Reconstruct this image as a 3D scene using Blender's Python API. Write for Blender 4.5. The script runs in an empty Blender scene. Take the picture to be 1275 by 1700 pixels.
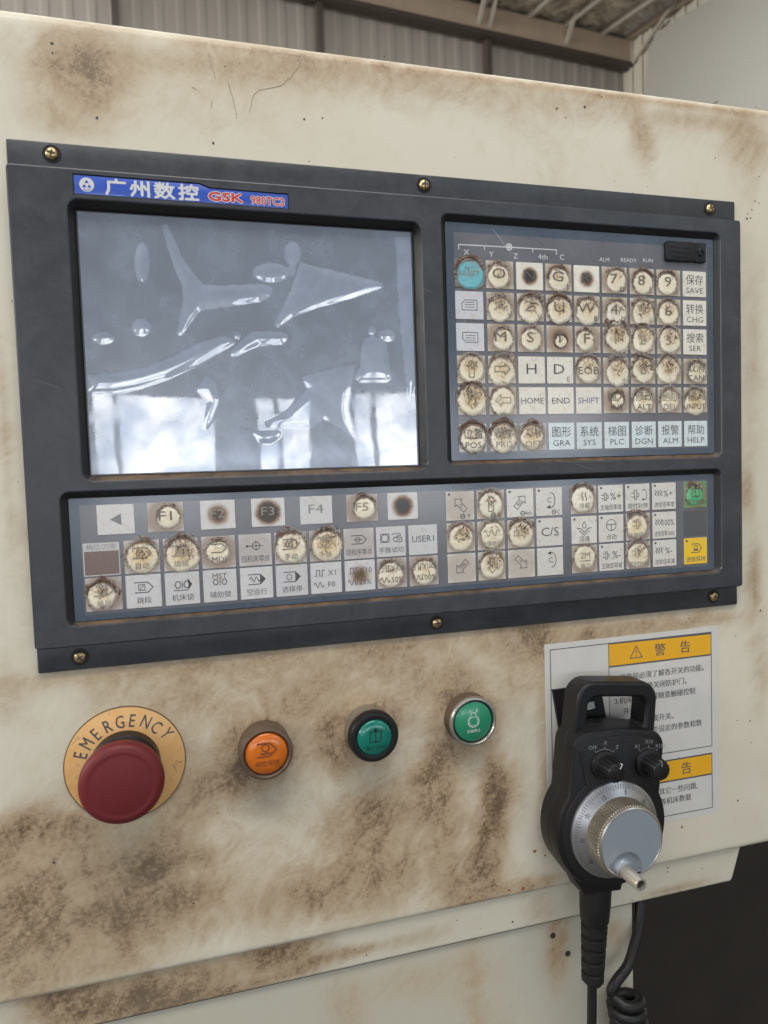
import bpy, bmesh, math, random
import numpy as np
from mathutils import Vector, Matrix, noise
from mathutils.geometry import delaunay_2d_cdt

random.seed(11)
scene = bpy.context.scene
col = scene.collection
Z0 = 1.620          # height of the control panel's top edge above the floor (m)

# ------------------------------------------------------------------ camera
cam_d = bpy.data.cameras.new('camera')
cam = bpy.data.objects.new('camera', cam_d)
col.objects.link(cam)
right = Vector((0.96154522, -0.27261299, -0.03336096))
up = Vector((0.04679112, 0.04291111, 0.99798258))
fwd = Vector((0.27063146, 0.96116637, -0.05401684))
mw = Matrix(((right.x, up.x, -fwd.x, -0.13605085),
             (right.y, up.y, -fwd.y, -0.38222911),
             (right.z, up.z, -fwd.z, 1.45441641),
             (0, 0, 0, 1)))
cam.matrix_world = mw
cam_d.sensor_fit = 'VERTICAL'
cam_d.sensor_height = 24.0
cam_d.lens = 1172.526 / 1700 * 24.0
cam_d.clip_start = 0.02
cam_d.clip_end = 200
cam_d.dof.use_dof = True
cam_d.dof.focus_distance = 0.425
cam_d.dof.aperture_fstop = 8.5
scene.camera = cam

# ------------------------------------------------------------------ exposure, world
scene.view_settings.view_transform = 'Standard'
scene.view_settings.look = 'None'
scene.view_settings.exposure = 0.0
scene.view_settings.gamma = 1.0
scene.cycles.use_denoising = True
scene.cycles.max_bounces = 8
scene.cycles.diffuse_bounces = 3
scene.cycles.glossy_bounces = 4
scene.cycles.transparent_max_bounces = 12
scene.cycles.sample_clamp_indirect = 6.0
W = bpy.data.worlds.new('World')
scene.world = W
W.use_nodes = True
W.node_tree.nodes['Background'].inputs[0].default_value = (0.88, 0.93, 1.0, 1)
W.node_tree.nodes['Background'].inputs[1].default_value = 0.34

WINDOW_GLOW = 7.5      # daylight in the windows of the wall behind the camera
SKYLIGHT_GLOW = 2.2     # translucent roof sheets
BACK_GLOW = 4.5          # unseen sheets added to brighten the hall beyond the machine
LAMP_GLOW = 12.0          # unseen overhead lamp added so the front brightens upwards

# ------------------------------------------------------------------ small helpers
MM = 0.001
def set_props(o, label=None, cat=None, group=None, kind=None):
    if label: o['label'] = label
    if cat: o['category'] = cat
    if group: o['group'] = group
    if kind: o['kind'] = kind
    return o

RX = Matrix.Rotation(math.pi / 2, 4, 'X')
def mount(name, u, v, w=0.0, turn=0.0, **kw):
    """Empty on the machine front: u mm right and v mm down from the control panel's
    top left corner, w mm out of the sheet; its children use x right, y up, z out."""
    o = bpy.data.objects.new(name, None)
    o.empty_display_size = 0.02
    o.matrix_world = Matrix.Translation(((u - 210) * MM, -w * MM, Z0 - v * MM)) @ RX @ Matrix.Rotation(-turn, 4, 'Z')
    col.objects.link(o)
    return set_props(o, **kw)

def empty(name, loc, **kw):
    o = bpy.data.objects.new(name, None)
    o.location = loc
    o.empty_display_size = 0.1
    col.objects.link(o)
    return set_props(o, **kw)

def offset_poly(poly, d):
    """move a counter-clockwise outline inwards by d (negative: outwards)"""
    n = len(poly); out = []
    for i in range(n):
        p0 = Vector(poly[i - 1]); p1 = Vector(poly[i]); p2 = Vector(poly[(i + 1) % n])
        a = (p1 - p0); b = (p2 - p1)
        if a.length < 1e-9: a = b
        if b.length < 1e-9: b = a
        a = a.normalized(); b = b.normalized()
        na = Vector((-a.y, a.x)); nb = Vector((-b.y, b.x))
        m = na + nb
        if m.length < 1e-6: m = na
        m.normalize()
        k = d / max(0.35, m.dot(na))
        q = p1 + m * k
        out.append((q.x, q.y))
    return out

def rrect(x0, y0, x1, y1, r, n=5):
    pts = []
    for cx, cy, a0 in ((x1 - r, y0 + r, -90), (x1 - r, y1 - r, 0), (x0 + r, y1 - r, 90), (x0 + r, y0 + r, 180)):
        for i in range(n + 1):
            a = math.radians(a0 + 90 * i / n)
            pts.append((cx + r * math.cos(a), cy + r * math.sin(a)))
    return pts

def circle(cx, cy, r, n=40, a0=0.0):
    return [(cx + r * math.cos(a0 + 2 * math.pi * i / n), cy + r * math.sin(a0 + 2 * math.pi * i / n)) for i in range(n)]

def inside(pt, poly):
    x, y = pt; c = False; n = len(poly)
    for i in range(n):
        x0, y0 = poly[i]; x1, y1 = poly[i - 1]
        if (y0 > y) != (y1 > y) and x < (x1 - x0) * (y - y0) / (y1 - y0) + x0:
            c = not c
    return c

TEXT_CACHE = {}
def text_mesh(s, bold=0.0):
    key = (s, bold)
    if key in TEXT_CACHE: return TEXT_CACHE[key]
    cu = bpy.data.curves.new('lettering', 'FONT')
    cu.body = s; cu.size = 1.0; cu.resolution_u = 2; cu.offset = bold
    cu.align_x = 'LEFT'
    o = bpy.data.objects.new('lettering', cu)
    col.objects.link(o)
    bpy.context.view_layer.update()
    me = bpy.data.meshes.new_from_object(o.evaluated_get(bpy.context.evaluated_depsgraph_get()))
    vs = np.array([v.co[:2] for v in me.vertices]) if len(me.vertices) else np.zeros((1, 2))
    fs = [tuple(p.vertices) for p in me.polygons]
    lo, hi = vs.min(0), vs.max(0)
    vs = vs - (lo + hi) / 2
    bpy.data.objects.remove(o); bpy.data.curves.remove(cu); bpy.data.meshes.remove(me)
    TEXT_CACHE[key] = (vs, fs, hi - lo)
    return TEXT_CACHE[key]

class MB:
    """collects geometry in mm and links it as one mesh object"""
    def __init__(s): s.v = []; s.f = []; s.m = []
    def add(s, vs, fs, mi=0):
        b = len(s.v); s.v += [tuple(q) for q in vs]
        for f in fs: s.f.append(tuple(i + b for i in f)); s.m.append(mi)
        return s
    def box(s, x0, y0, z0, x1, y1, z1, mi=0):
        vs = [(x, y, z) for z in (z0, z1) for y in (y0, y1) for x in (x0, x1)]
        return s.add(vs, [(0, 2, 3, 1), (4, 5, 7, 6), (0, 1, 5, 4), (2, 6, 7, 3), (0, 4, 6, 2), (1, 3, 7, 5)], mi)
    def loft(s, rings, mi=0, cap0=False, cap1=True):
        n = len(rings[0]); vs = [p for r in rings for p in r]; fs = []
        for k in range(len(rings) - 1):
            for i in range(n):
                j = (i + 1) % n
                fs.append((k * n + i, k * n + j, (k + 1) * n + j, (k + 1) * n + i))
        if cap0: fs.append(tuple(range(n - 1, -1, -1)))
        if cap1: fs.append(tuple((len(rings) - 1) * n + i for i in range(n)))
        return s.add(vs, fs, mi)
    def prism(s, poly, z0, z1, bev=0.0, mi=0, bottom=True):
        rings = [[(x, y, z0) for x, y in poly]]
        if bev > 0:
            for t in (0, 45, 90):
                t = math.radians(t)
                rings.append([(x, y, z1 - bev + bev * math.sin(t)) for x, y in offset_poly(poly, bev * (1 - math.cos(t)))])
        else:
            rings.append([(x, y, z1) for x, y in poly])
        return s.loft(rings, mi, cap0=bottom)
    def holed(s, outer, holes, z, mi=0):
        pts = [Vector(p) for p in outer]; edges = []
        n = len(outer); edges += [(i, (i + 1) % n) for i in range(n)]
        for h in holes:
            b = len(pts); pts += [Vector(p) for p in h]
            edges += [(b + i, b + (i + 1) % len(h)) for i in range(len(h))]
        vo, _, fo, *_r = delaunay_2d_cdt(pts, edges, [], 0, 1e-6)
        fs = []
        for f in fo:
            c = sum((vo[i] for i in f), Vector((0, 0))) / len(f)
            if inside(c, outer) and not any(inside(c, h) for h in holes): fs.append(tuple(f))
        return s.add([(p.x, p.y, z) for p in vo], fs, mi)
    def lathe(s, prof, n=48, cx=0, cy=0, mi=0, cap0=False, cap1=True):
        rings = [[(cx + r * math.cos(2 * math.pi * i / n), cy + r * math.sin(2 * math.pi * i / n), z) for i in range(n)] for r, z in prof]
        return s.loft(rings, mi, cap0, cap1)
    def tube(s, pts, rad, n=10, mi=0, caps=True):
        P = [Vector(p) for p in pts]; rings = []
        t0 = (P[1] - P[0]).normalized()
        nrm = t0.orthogonal().normalized()
        for i, p in enumerate(P):
            t = (P[min(i + 1, len(P) - 1)] - P[max(i - 1, 0)]).normalized()
            nrm = (nrm - t * nrm.dot(t)).normalized()
            b = t.cross(nrm)
            r = rad[i] if isinstance(rad, (list, tuple)) else rad
            rings.append([tuple(p + nrm * r * math.cos(2 * math.pi * k / n) + b * r * math.sin(2 * math.pi * k / n)) for k in range(n)])
        return s.loft(rings, mi, caps, caps)
    def stroke(s, pts, w, z=0.0, closed=False, mi=0):
        P = [Vector(p) for p in pts]; n = len(P); L = []; R = []
        for i in range(n):
            if closed: a = P[i] - P[i - 1]; b = P[(i + 1) % n] - P[i]
            else:
                a = P[i] - P[max(i - 1, 0)]; b = P[min(i + 1, n - 1)] - P[i]
                if a.length < 1e-9: a = b
                if b.length < 1e-9: b = a
            a = a.normalized(); b = b.normalized()
            na = Vector((-a.y, a.x)); m = na + Vector((-b.y, b.x))
            if m.length < 1e-5: m = na
            m.normalize(); k = min(1.0 / max(0.3, m.dot(na)), 2.2) * w / 2
            L.append(P[i] + m * k); R.append(P[i] - m * k)
        vs = [(q.x, q.y, z) for q in L] + [(q.x, q.y, z) for q in R]
        fs = [(n + i, n + (i + 1) % n, (i + 1) % n, i) for i in range(n if closed else n - 1)]
        return s.add(vs, fs, mi)
    def flat(s, poly, z=0.0, mi=0):
        return s.add([(x, y, z) for x, y in poly], [tuple(range(len(poly)))], mi)
    def text(s, t, cx, cy, size, z=0.0, sx=1.0, rot=0.0, bold=0.0, fit=None, mi=0, left=False):
        vs, fs, ext = text_mesh(t, bold)
        kx = size * sx
        if fit: kx = min(kx, fit / max(ext[0], 1e-6))
        if left: cx = cx + ext[0] * kx / 2
        c, q = math.cos(rot), math.sin(rot)
        out = [(cx + x * kx * c - y * size * q, cy + x * kx * q + y * size * c, z) for x, y in vs]
        return s.add(out, fs, mi)
    def build(s, name, mats, parent=None, loc=(0, 0, 0), smooth=None, scale=MM, bevel=None):
        me = bpy.data.meshes.new(name)
        me.from_pydata([(x * scale, y * scale, z * scale) for x, y, z in s.v], [], s.f)
        if not isinstance(mats, (list, tuple)): mats = [mats]
        for m in mats: me.materials.append(m)
        if len(mats) > 1: me.polygons.foreach_set('material_index', s.m)
        if smooth is not None:
            me.shade_smooth(); me.set_sharp_from_angle(angle=math.radians(smooth))
        me.update()
        return put(name, me, parent, loc, bevel)

def put(name, me, parent=None, loc=(0, 0, 0), bevel=None):
    o = bpy.data.objects.new(name, me)
    o.location = [q * MM for q in loc]
    col.objects.link(o)
    if parent: o.parent = parent
    if bevel:
        b = o.modifiers.new('bevel', 'BEVEL'); b.width = bevel * MM; b.segments = 2
        b.limit_method = 'ANGLE'; b.angle_limit = math.radians(40)
    return o

# ------------------------------------------------------------------ materials
def new_mat(name):
    m = bpy.data.materials.new(name); m.use_nodes = True
    nt = m.node_tree; b = nt.nodes['Principled BSDF']
    return m, nt, b
class NT:
    def __init__(s, nt): s.nt = nt
    def n(s, t, **kw):
        o = s.nt.nodes.new(t)
        for k, v in kw.items(): setattr(o, k, v)
        return o
    def l(s, a, b): s.nt.links.new(a, b)
    def val(s, inp, v):
        if isinstance(v, bpy.types.NodeSocket): s.l(v, inp)
        else: inp.default_value = v
    def math(s, op, a, b=0.0, clamp=False, c=None):
        o = s.n('ShaderNodeMath', operation=op, use_clamp=clamp)
        s.val(o.inputs[0], a); s.val(o.inputs[1], b)
        if c is not None: s.val(o.inputs[2], c)
        return o.outputs[0]
    def coord(s, kind='Object'): return s.n('ShaderNodeTexCoord').outputs[kind]
    def mapping(s, vec, scale=(1, 1, 1), rot=(0, 0, 0), loc=(0, 0, 0)):
        if any(rot):        # turn first, then stretch
            t = s.n('ShaderNodeMapping'); s.l(vec, t.inputs[0]); s.val(t.inputs[2], rot); vec = t.outputs[0]
        o = s.n('ShaderNodeMapping'); s.l(vec, o.inputs[0])
        s.val(o.inputs[1], loc); s.val(o.inputs[3], scale)
        return o.outputs[0]
    def noise(s, vec, scale, detail=4, rough=0.55, dist=0.0, out=0):
        o = s.n('ShaderNodeTexNoise'); s.l(vec, o.inputs['Vector'])
        o.inputs['Scale'].default_value = scale; o.inputs['Detail'].default_value = detail
        o.inputs['Roughness'].default_value = rough; o.inputs['Distortion'].default_value = dist
        return o.outputs[out]
    def ramp(s, v, lo, hi, smooth=True):
        o = s.n('ShaderNodeMapRange'); o.interpolation_type = 'SMOOTHSTEP' if smooth else 'LINEAR'
        s.val(o.inputs[0], v); s.val(o.inputs[1], lo); s.val(o.inputs[2], hi)
        return o.outputs[0]
    def mix(s, f, a, b, mode='MIX'):
        o = s.n('ShaderNodeMix', data_type='RGBA', blend_type=mode)
        s.val(o.inputs[0], f)
        for i, x in ((6, a), (7, b)):
            if isinstance(x, bpy.types.NodeSocket): s.l(x, o.inputs[i])
            else: o.inputs[i].default_value = tuple(x) + (1,) if len(x) == 3 else x
        return o.outputs[2]
    def attr(s, name, kind='OBJECT', out='Fac'):
        o = s.n('ShaderNodeAttribute', attribute_type=kind, attribute_name=name)
        return o.outputs[out]
    def bump(s, h, strength, dist=0.001):
        o = s.n('ShaderNodeBump'); o.inputs['Strength'].default_value = strength
        o.inputs['Distance'].default_value = dist; s.l(h, o.inputs['Height'])
        return o.outputs[0]

def simple(name, base, rough=0.5, metal=0.0, coat=0.0, wear=0.12, wscale=120, bump=0.0, bscale=900, spec=0.5):
    """plain surface with a little colour and gloss variation and fine relief"""
    m, nt, b = new_mat(name); g = NT(nt)
    co = g.coord()
    n1 = g.noise(co, wscale, 5, 0.6)
    f = g.math('MULTIPLY', g.math('SUBTRACT', n1, 0.5), wear * 2)
    dark = tuple(c * 0.55 for c in base)
    g.l(g.mix(g.math('ADD', f, wear, clamp=True), base, dark), b.inputs['Base Color'])
    g.l(g.math('ADD', g.math('MULTIPLY', n1, 0.25), rough - 0.12, clamp=True), b.inputs['Roughness'])
    b.inputs['Metallic'].default_value = metal
    b.inputs['Coat Weight'].default_value = coat
    b.inputs['Coat Roughness'].default_value = 0.08
    b.inputs['Specular IOR Level'].default_value = spec
    if bump: g.l(g.bump(g.noise(co, bscale, 3), bump), b.inputs['Normal'])
    return m

def emitter(name, colr, strength):
    m, nt, b = new_mat(name)
    b.inputs['Base Color'].default_value = (*[c * 0.5 for c in colr], 1)
    b.inputs['Emission Color'].default_value = (*colr, 1)
    b.inputs['Emission Strength'].default_value = strength
    return m

def window_mat(name, strength):
    # bright daylight with darker trees and buildings outside
    m, nt, b = new_mat(name); g = NT(nt); co = g.coord()
    n = g.noise(co, 1.6, 5, 0.6, 0.4)
    b.inputs['Base Color'].default_value = (0.3, 0.3, 0.3, 1)
    g.l(g.mix(g.ramp(n, 0.38, 0.62), (0.34, 0.40, 0.50), (1.0, 1.0, 1.0)), b.inputs['Emission Color'])
    b.inputs['Emission Strength'].default_value = strength
    return m

def make_paint(name, base=(0.585, 0.548, 0.447), stain=1.0):
    m, nt, b = new_mat(name); g = NT(nt); co = g.coord()
    grime = g.attr('grime', 'GEOMETRY')
    n1 = g.noise(co, 20, 9, 0.62, 0.7)
    n2 = g.noise(co, 420, 5, 0.75)
    st = g.noise(g.mapping(co, (60, 34, 1), (0, 0, 0.75)), 1.0, 8, 0.60, 2.2)
    mixn = g.math('ADD', g.math('MULTIPLY', n1, 0.6), g.math('MULTIPLY', st, 0.5))
    scr = g.noise(g.mapping(co, (420, 45, 1), (0, 0, 0.7)), 1.0, 4, 0.6, 0.6)
    scr2 = g.noise(g.mapping(co, (380, 40, 1), (0, 0, -0.25)), 1.0, 4, 0.6, 0.6)
    rub = g.math('ADD', g.ramp(scr, 0.36, 0.62), g.ramp(scr2, 0.36, 0.62))
    fine = g.math('ADD', g.math('MULTIPLY', n2, 1.5), 0.18)
    # thin tan hand grease everywhere, brown grime where the mask says so, near-black cores
    f = g.math('MULTIPLY', grime, g.math('SUBTRACT', g.math('MULTIPLY', mixn, 3.0), 0.72))
    f = g.math('ADD', f, g.math('MULTIPLY', g.math('SUBTRACT', n1, 0.46), 0.50))
    f = g.math('MULTIPLY', g.math('MAXIMUM', f, 0.0), stain)
    f = g.math('MULTIPLY', g.math('MULTIPLY', f, fine), g.math('ADD', g.math('MULTIPLY', rub, 0.10), 0.80), clamp=True)
    wash = g.ramp(g.math('ADD', g.math('MULTIPLY', grime, 1.05), g.math('MULTIPLY', g.math('SUBTRACT', g.math('ADD', g.math('MULTIPLY', st, 0.5), g.math('MULTIPLY', n1, 0.5)), 0.48), 1.3)), 0.0, 0.8)
    c1 = g.mix(g.math('MULTIPLY', wash, 0.85), base, (0.44, 0.335, 0.215))
    c1 = g.mix(g.ramp(f, 0.0, 0.95), c1, (0.300, 0.205, 0.120))
    c1 = g.mix(g.ramp(f, 0.50, 1.15), c1, (0.085, 0.052, 0.030))
    big = g.noise(co, 7, 3, 0.5)
    c1 = g.mix(g.math('MULTIPLY', g.ramp(big, 0.35, 0.75), 0.26), c1, (0.50, 0.42, 0.29))
    pores = g.noise(co, 1300, 3, 0.6)
    c1 = g.mix(g.math('MULTIPLY', g.ramp(pores, 0.56, 0.74), g.math('ADD', g.math('MULTIPLY', wash, 0.45), 0.10)), c1, (0.20, 0.14, 0.09))
    # dark chips and specks
    vo = g.n('ShaderNodeTexVoronoi'); g.l(co, vo.inputs['Vector']); vo.inputs['Scale'].default_value = 95
    sep = g.n('ShaderNodeSeparateColor'); g.l(vo.outputs['Color'], sep.inputs[0])
    size = g.math('MULTIPLY', g.math('POWER', sep.outputs[0], 12.0), 0.075)
    speck = g.math('LESS_THAN', vo.outputs['Distance'], size)
    c1 = g.mix(g.math('MULTIPLY', speck, 0.75), c1, (0.09, 0.07, 0.05))
    g.l(c1, b.inputs['Base Color'])
    g.l(g.math('ADD', g.math('MULTIPLY', n1, 0.25), 0.33), b.inputs['Roughness'])
    b.inputs['Specular IOR Level'].default_value = 0.4
    h = g.math('ADD', g.noise(co, 900, 2), g.math('MULTIPLY', n2, 0.6))
    g.l(g.bump(h, 0.10, 0.0006), b.inputs['Normal'])
    return m

PAINT = make_paint('cream_paint')

def make_panel_plastic():
    m, nt, b = new_mat('dark_grey_panel_plastic'); g = NT(nt); co = g.coord()
    n1 = g.noise(co, 60, 10, 0.78, 0.4); n2 = g.noise(co, 300, 4, 0.6)
    c = g.mix(g.ramp(n1, 0.35, 0.75), (0.023, 0.025, 0.030), (0.046, 0.049, 0.055))
    sc = g.noise(g.mapping(co, (14, 260, 1), (0, 0, 0.35)), 1, 3, 0.6)
    c = g.mix(g.math('MULTIPLY', g.ramp(sc, 0.66, 0.74), 0.35), c, (0.13, 0.135, 0.14))
    g.l(c, b.inputs['Base Color'])
    g.l(g.math('ADD', g.math('MULTIPLY', n1, 0.26), 0.27), b.inputs['Roughness'])
    b.inputs['Specular IOR Level'].default_value = 0.5
    g.l(g.bump(g.noise(co, 1400, 2), 0.06, 0.0005), b.inputs['Normal'])
    return m
PANEL = make_panel_plastic()
RECESS = simple('recess_black', (0.012, 0.012, 0.013), 0.5)
def make_dust():
    m, nt, b = new_mat('brown_dust_in_recess'); g = NT(nt); co = g.coord()
    n = g.noise(co, 60, 6, 0.7, 0.5)
    g.l(g.mix(g.ramp(n, 0.3, 0.7), (0.022, 0.017, 0.014), (0.13, 0.08, 0.045)), b.inputs['Base Color'])
    b.inputs['Roughness'].default_value = 0.8
    return m
DUST = make_dust()

def make_membrane(name, base):
    m, nt, b = new_mat(name); g = NT(nt); co = g.coord()
    n = g.noise(co, 35, 6, 0.65, 0.5)
    c = g.mix(g.ramp(n, 0.35, 0.8), base, tuple(x * 1.25 + 0.01 for x in base))
    sc = g.noise(g.mapping(co, (16, 330, 1), (0, 0, 0.9)), 1, 3, 0.6)
    c = g.mix(g.math('MULTIPLY', g.ramp(sc, 0.68, 0.74), 0.4), c, (0.4, 0.4, 0.4))
    g.l(c, b.inputs['Base Color'])
    g.l(g.math('ADD', g.math('MULTIPLY', n, 0.2), 0.2), b.inputs['Roughness'])
    b.inputs['Coat Weight'].default_value = 1.0; b.inputs['Coat Roughness'].default_value = 0.16
    g.l(g.bump(g.noise(co, 120, 3), 0.05, 0.0006), b.inputs['Normal'])
    return m
FILM_BORDER = make_membrane('blue_grey_membrane', (0.040, 0.058, 0.085))
FILM_FIELD = make_membrane('grey_membrane_print', (0.098, 0.098, 0.112))

def make_key():
    m, nt, b = new_mat('membrane_key_print'); g = NT(nt); co = g.coord()
    oi = g.n('ShaderNodeObjectInfo')
    burn = g.attr('burn'); br = g.attr('burn_radius'); halo = g.attr('halo')
    seed = g.math('MULTIPLY', oi.outputs['Random'], 3.0)
    off = g.n('ShaderNodeCombineXYZ'); g.l(seed, off.inputs[2])
    add = g.n('ShaderNodeVectorMath', operation='ADD'); g.l(co, add.inputs[0]); g.l(off.outputs[0], add.inputs[1])
    n = g.noise(add.outputs[0], 330, 6, 0.7, 0.5)
    nf = g.noise(g.mapping(add.outputs[0], (900, 260, 100), (0, 0, 0.6)), 1.0, 5, 0.7, 1.0)
    ln = g.n('ShaderNodeVectorMath', operation='LENGTH'); g.l(co, ln.inputs[0])
    d = g.math('DIVIDE', ln.outputs['Value'], br)
    d = g.math('ADD', d, g.math('MULTIPLY', g.math('SUBTRACT', n, 0.5), 0.40))
    f = g.math('MULTIPLY', burn, g.ramp(d, 1.12, 0.05), clamp=True)
    f = g.math('MULTIPLY', f, g.math('ADD', g.math('MULTIPLY', nf, 0.9), 0.55), clamp=True)
    c = g.mix(g.ramp(n, 0.45, 0.85), oi.outputs['Color'], (0.45, 0.38, 0.28))
    h = g.math('MULTIPLY', halo, g.ramp(g.math('ADD', ln.outputs['Value'], g.math('MULTIPLY', g.math('SUBTRACT', n, 0.5), 0.007)), 0.014, 0.007))
    c = g.mix(h, c, (0.20, 0.115, 0.055))
    c = g.mix(g.ramp(f, 0.0, 0.6), c, (0.23, 0.135, 0.075))
    c = g.mix(g.ramp(f, 0.40, 1.0), c, (0.035, 0.018, 0.012))
    g.l(c, b.inputs['Base Color'])
    b.inputs['Roughness'].default_value = 0.34
    b.inputs['Coat Weight'].default_value = 0.35; b.inputs['Coat Roughness'].default_value = 0.2
    g.l(g.bump(g.noise(co, 260, 3), 0.05, 0.0006), b.inputs['Normal'])
    return m
KEY = make_key()

def make_patch():
    m, nt, b = new_mat('worn_key_core'); g = NT(nt); co = g.coord()
    oi = g.n('ShaderNodeObjectInfo')
    rad = g.attr('radius'); yel = g.attr('yellow'); sco = g.attr('scorch')
    seed = g.math('MULTIPLY', oi.outputs['Random'], 5.0)
    off = g.n('ShaderNodeCombineXYZ'); g.l(seed, off.inputs[2])
    add = g.n('ShaderNodeVectorMath', operation='ADD'); g.l(co, add.inputs[0]); g.l(off.outputs[0], add.inputs[1])
    v = add.outputs[0]
    n = g.noise(v, 260, 6, 0.7, 0.6)
    streak = g.noise(g.mapping(v, (230, 1150, 100), (0, 0, -0.75)), 1.0, 4, 0.65, 1.6)
    streak2 = g.noise(g.mapping(v, (1000, 240, 100), (0, 0, -0.2)), 1.0, 4, 0.65, 1.2)
    ln = g.n('ShaderNodeVectorMath', operation='LENGTH'); g.l(co, ln.inputs[0])
    d = g.math('DIVIDE', ln.outputs['Value'], rad)
    sh = g.n('ShaderNodeVectorMath', operation='SUBTRACT'); g.l(co, sh.inputs[0]); sh.inputs[1].default_value = (0.0008, 0.0030, 0)
    l2 = g.n('ShaderNodeVectorMath', operation='LENGTH'); g.l(sh.outputs[0], l2.inputs[0])
    d2 = g.math('DIVIDE', l2.outputs['Value'], rad)
    c = oi.outputs['Color']
    c = g.mix(g.math('MULTIPLY', yel, g.ramp(g.math('ADD', d, g.math('MULTIPLY', n, 0.7)), 1.55, 0.3)), c, (0.62, 0.43, 0.14))
    c = g.mix(g.math('MULTIPLY', g.ramp(n, 0.42, 0.75), 0.5), c, (0.46, 0.39, 0.27))
    # scorch: brown scratches gathered above the middle
    near = g.ramp(g.math('ADD', d2, g.math('MULTIPLY', g.math('SUBTRACT', n, 0.5), 0.8)), 1.05, 0.1)
    s = g.math('MULTIPLY', g.math('MULTIPLY', near, g.math('MULTIPLY', sco, 1.35)), g.math('ADD', g.ramp(g.math('MAXIMUM', streak, streak2), 0.50, 0.68), 0.22), clamp=True)
    c = g.mix(g.ramp(s, 0.06, 0.5), c, (0.30, 0.17, 0.075))
    c = g.mix(g.ramp(s, 0.45, 0.95), c, (0.055, 0.028, 0.014))
    # brown burnt rim
    sp = g.n('ShaderNodeSeparateXYZ'); g.l(co, sp.inputs[0])
    lean = g.math('DIVIDE', g.math('SUBTRACT', sp.outputs[1], g.math('MULTIPLY', sp.outputs[0], 0.2)), rad)
    rim = g.ramp(g.math('ADD', g.math('ADD', d, g.math('MULTIPLY', lean, 0.13)), g.math('MULTIPLY', g.math('SUBTRACT', n, 0.5), 0.50)), 0.78, 0.98)
    c = g.mix(g.math('MULTIPLY', rim, 0.95), c, (0.085, 0.042, 0.024))
    g.l(c, b.inputs['Base Color'])
    b.inputs['Roughness'].default_value = 0.26; b.inputs['Coat Weight'].default_value = 0.6; b.inputs['Coat Roughness'].default_value = 0.15
    hh = g.math('ADD', streak, g.noise(v, 420, 3))
    g.l(g.bump(hh, 0.22, 0.0006), b.inputs['Normal'])
    return m
PATCH_MAT = make_patch()

def make_torn():
    m, nt, b = new_mat('torn_clear_film'); g = NT(nt); co = g.coord()
    oi = g.n('ShaderNodeObjectInfo'); char = g.attr('char')
    seed = g.math('MULTIPLY', oi.outputs['Random'], 5.0)
    off = g.n('ShaderNodeCombineXYZ'); g.l(seed, off.inputs[2])
    add = g.n('ShaderNodeVectorMath', operation='ADD'); g.l(co, add.inputs[0]); g.l(off.outputs[0], add.inputs[1])
    n = g.noise(add.outputs[0], 330, 6, 0.7, 1.2)
    sp = g.n('ShaderNodeSeparateXYZ'); g.l(co, sp.inputs[0])
    side = g.math('DIVIDE', g.math('SUBTRACT', sp.outputs[1], g.math('MULTIPLY', sp.outputs[0], 0.25)), g.attr('radius'))
    k = g.ramp(g.math('ADD', g.math('ADD', n, g.math('MULTIPLY', side, 0.09)), g.math('MULTIPLY', g.math('SUBTRACT', char, 0.60), 0.5)), 0.44, 0.62)
    g.l(g.mix(k, (0.66, 0.62, 0.56), (0.100, 0.048, 0.024)), b.inputs['Base Color'])
    b.inputs['Roughness'].default_value = 0.16
    b.inputs['Specular IOR Level'].default_value = 0.7
    g.l(g.bump(g.noise(add.outputs[0], 520, 3), 0.35, 0.0006), b.inputs['Normal'])
    tr = g.n('ShaderNodeBsdfTransparent'); tr.inputs[0].default_value = (0.94, 0.93, 0.90, 1)
    mx = g.n('ShaderNodeMixShader')
    g.l(g.math('ADD', g.math('MULTIPLY', k, 0.78), 0.13, clamp=True), mx.inputs[0])
    g.l(tr.outputs[0], mx.inputs[1]); g.l(b.outputs[0], mx.inputs[2])
    g.l(mx.outputs[0], nt.nodes['Material Output'].inputs[0])
    return m
TORN = make_torn()

INK = simple('black_print', (0.080, 0.080, 0.086), 0.5, wear=0.2, wscale=700)
INK_WORN = simple('worn_print', (0.165, 0.15, 0.125), 0.5, wear=0.45, wscale=500)
INK_FADED = simple('faded_print', (0.30, 0.27, 0.225), 0.5, wear=0.3, wscale=700)
INK_BLUE = simple('violet_print', (0.14, 0.13, 0.30), 0.5)
INK_GREY = simple('grey_print', (0.24, 0.24, 0.25), 0.5, wear=0.25, wscale=600)
INK_WHITE = simple('white_print', (0.60, 0.60, 0.60), 0.5, wear=0.2, wscale=500)
INK_RED = simple('red_print', (0.50, 0.035, 0.03), 0.45)
BADGE = simple('blue_badge', (0.022, 0.075, 0.42), 0.30, coat=0.3, wear=0.1)
BLACK = simple('black_plastic', (0.008, 0.008, 0.009), 0.42, wear=0.3, wscale=90, bump=0.08, bscale=1100, spec=0.32)
BLACK_MATT = simple('black_plate', (0.010, 0.010, 0.011), 0.55, wear=0.3, wscale=150, spec=0.3)
RUBBER = simple('black_rubber', (0.009, 0.009, 0.009), 0.45, wear=0.3, wscale=200, spec=0.35)
def make_brass():
    m, nt, b = new_mat('dirty_brass'); g = NT(nt); co = g.coord()
    n = g.noise(co, 500, 4, 0.6)
    g.l(g.mix(g.ramp(n, 0.35, 0.7), (0.62, 0.46, 0.24), (0.25, 0.16, 0.08)), b.inputs['Base Color'])
    b.inputs['Metallic'].default_value = 0.9; b.inputs['Roughness'].default_value = 0.3
    return m
BRASS = make_brass()
KNURL = simple('knurled_bronze', (0.27, 0.24, 0.195), 0.42, metal=0.7, wear=0.4, wscale=250)
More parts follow.
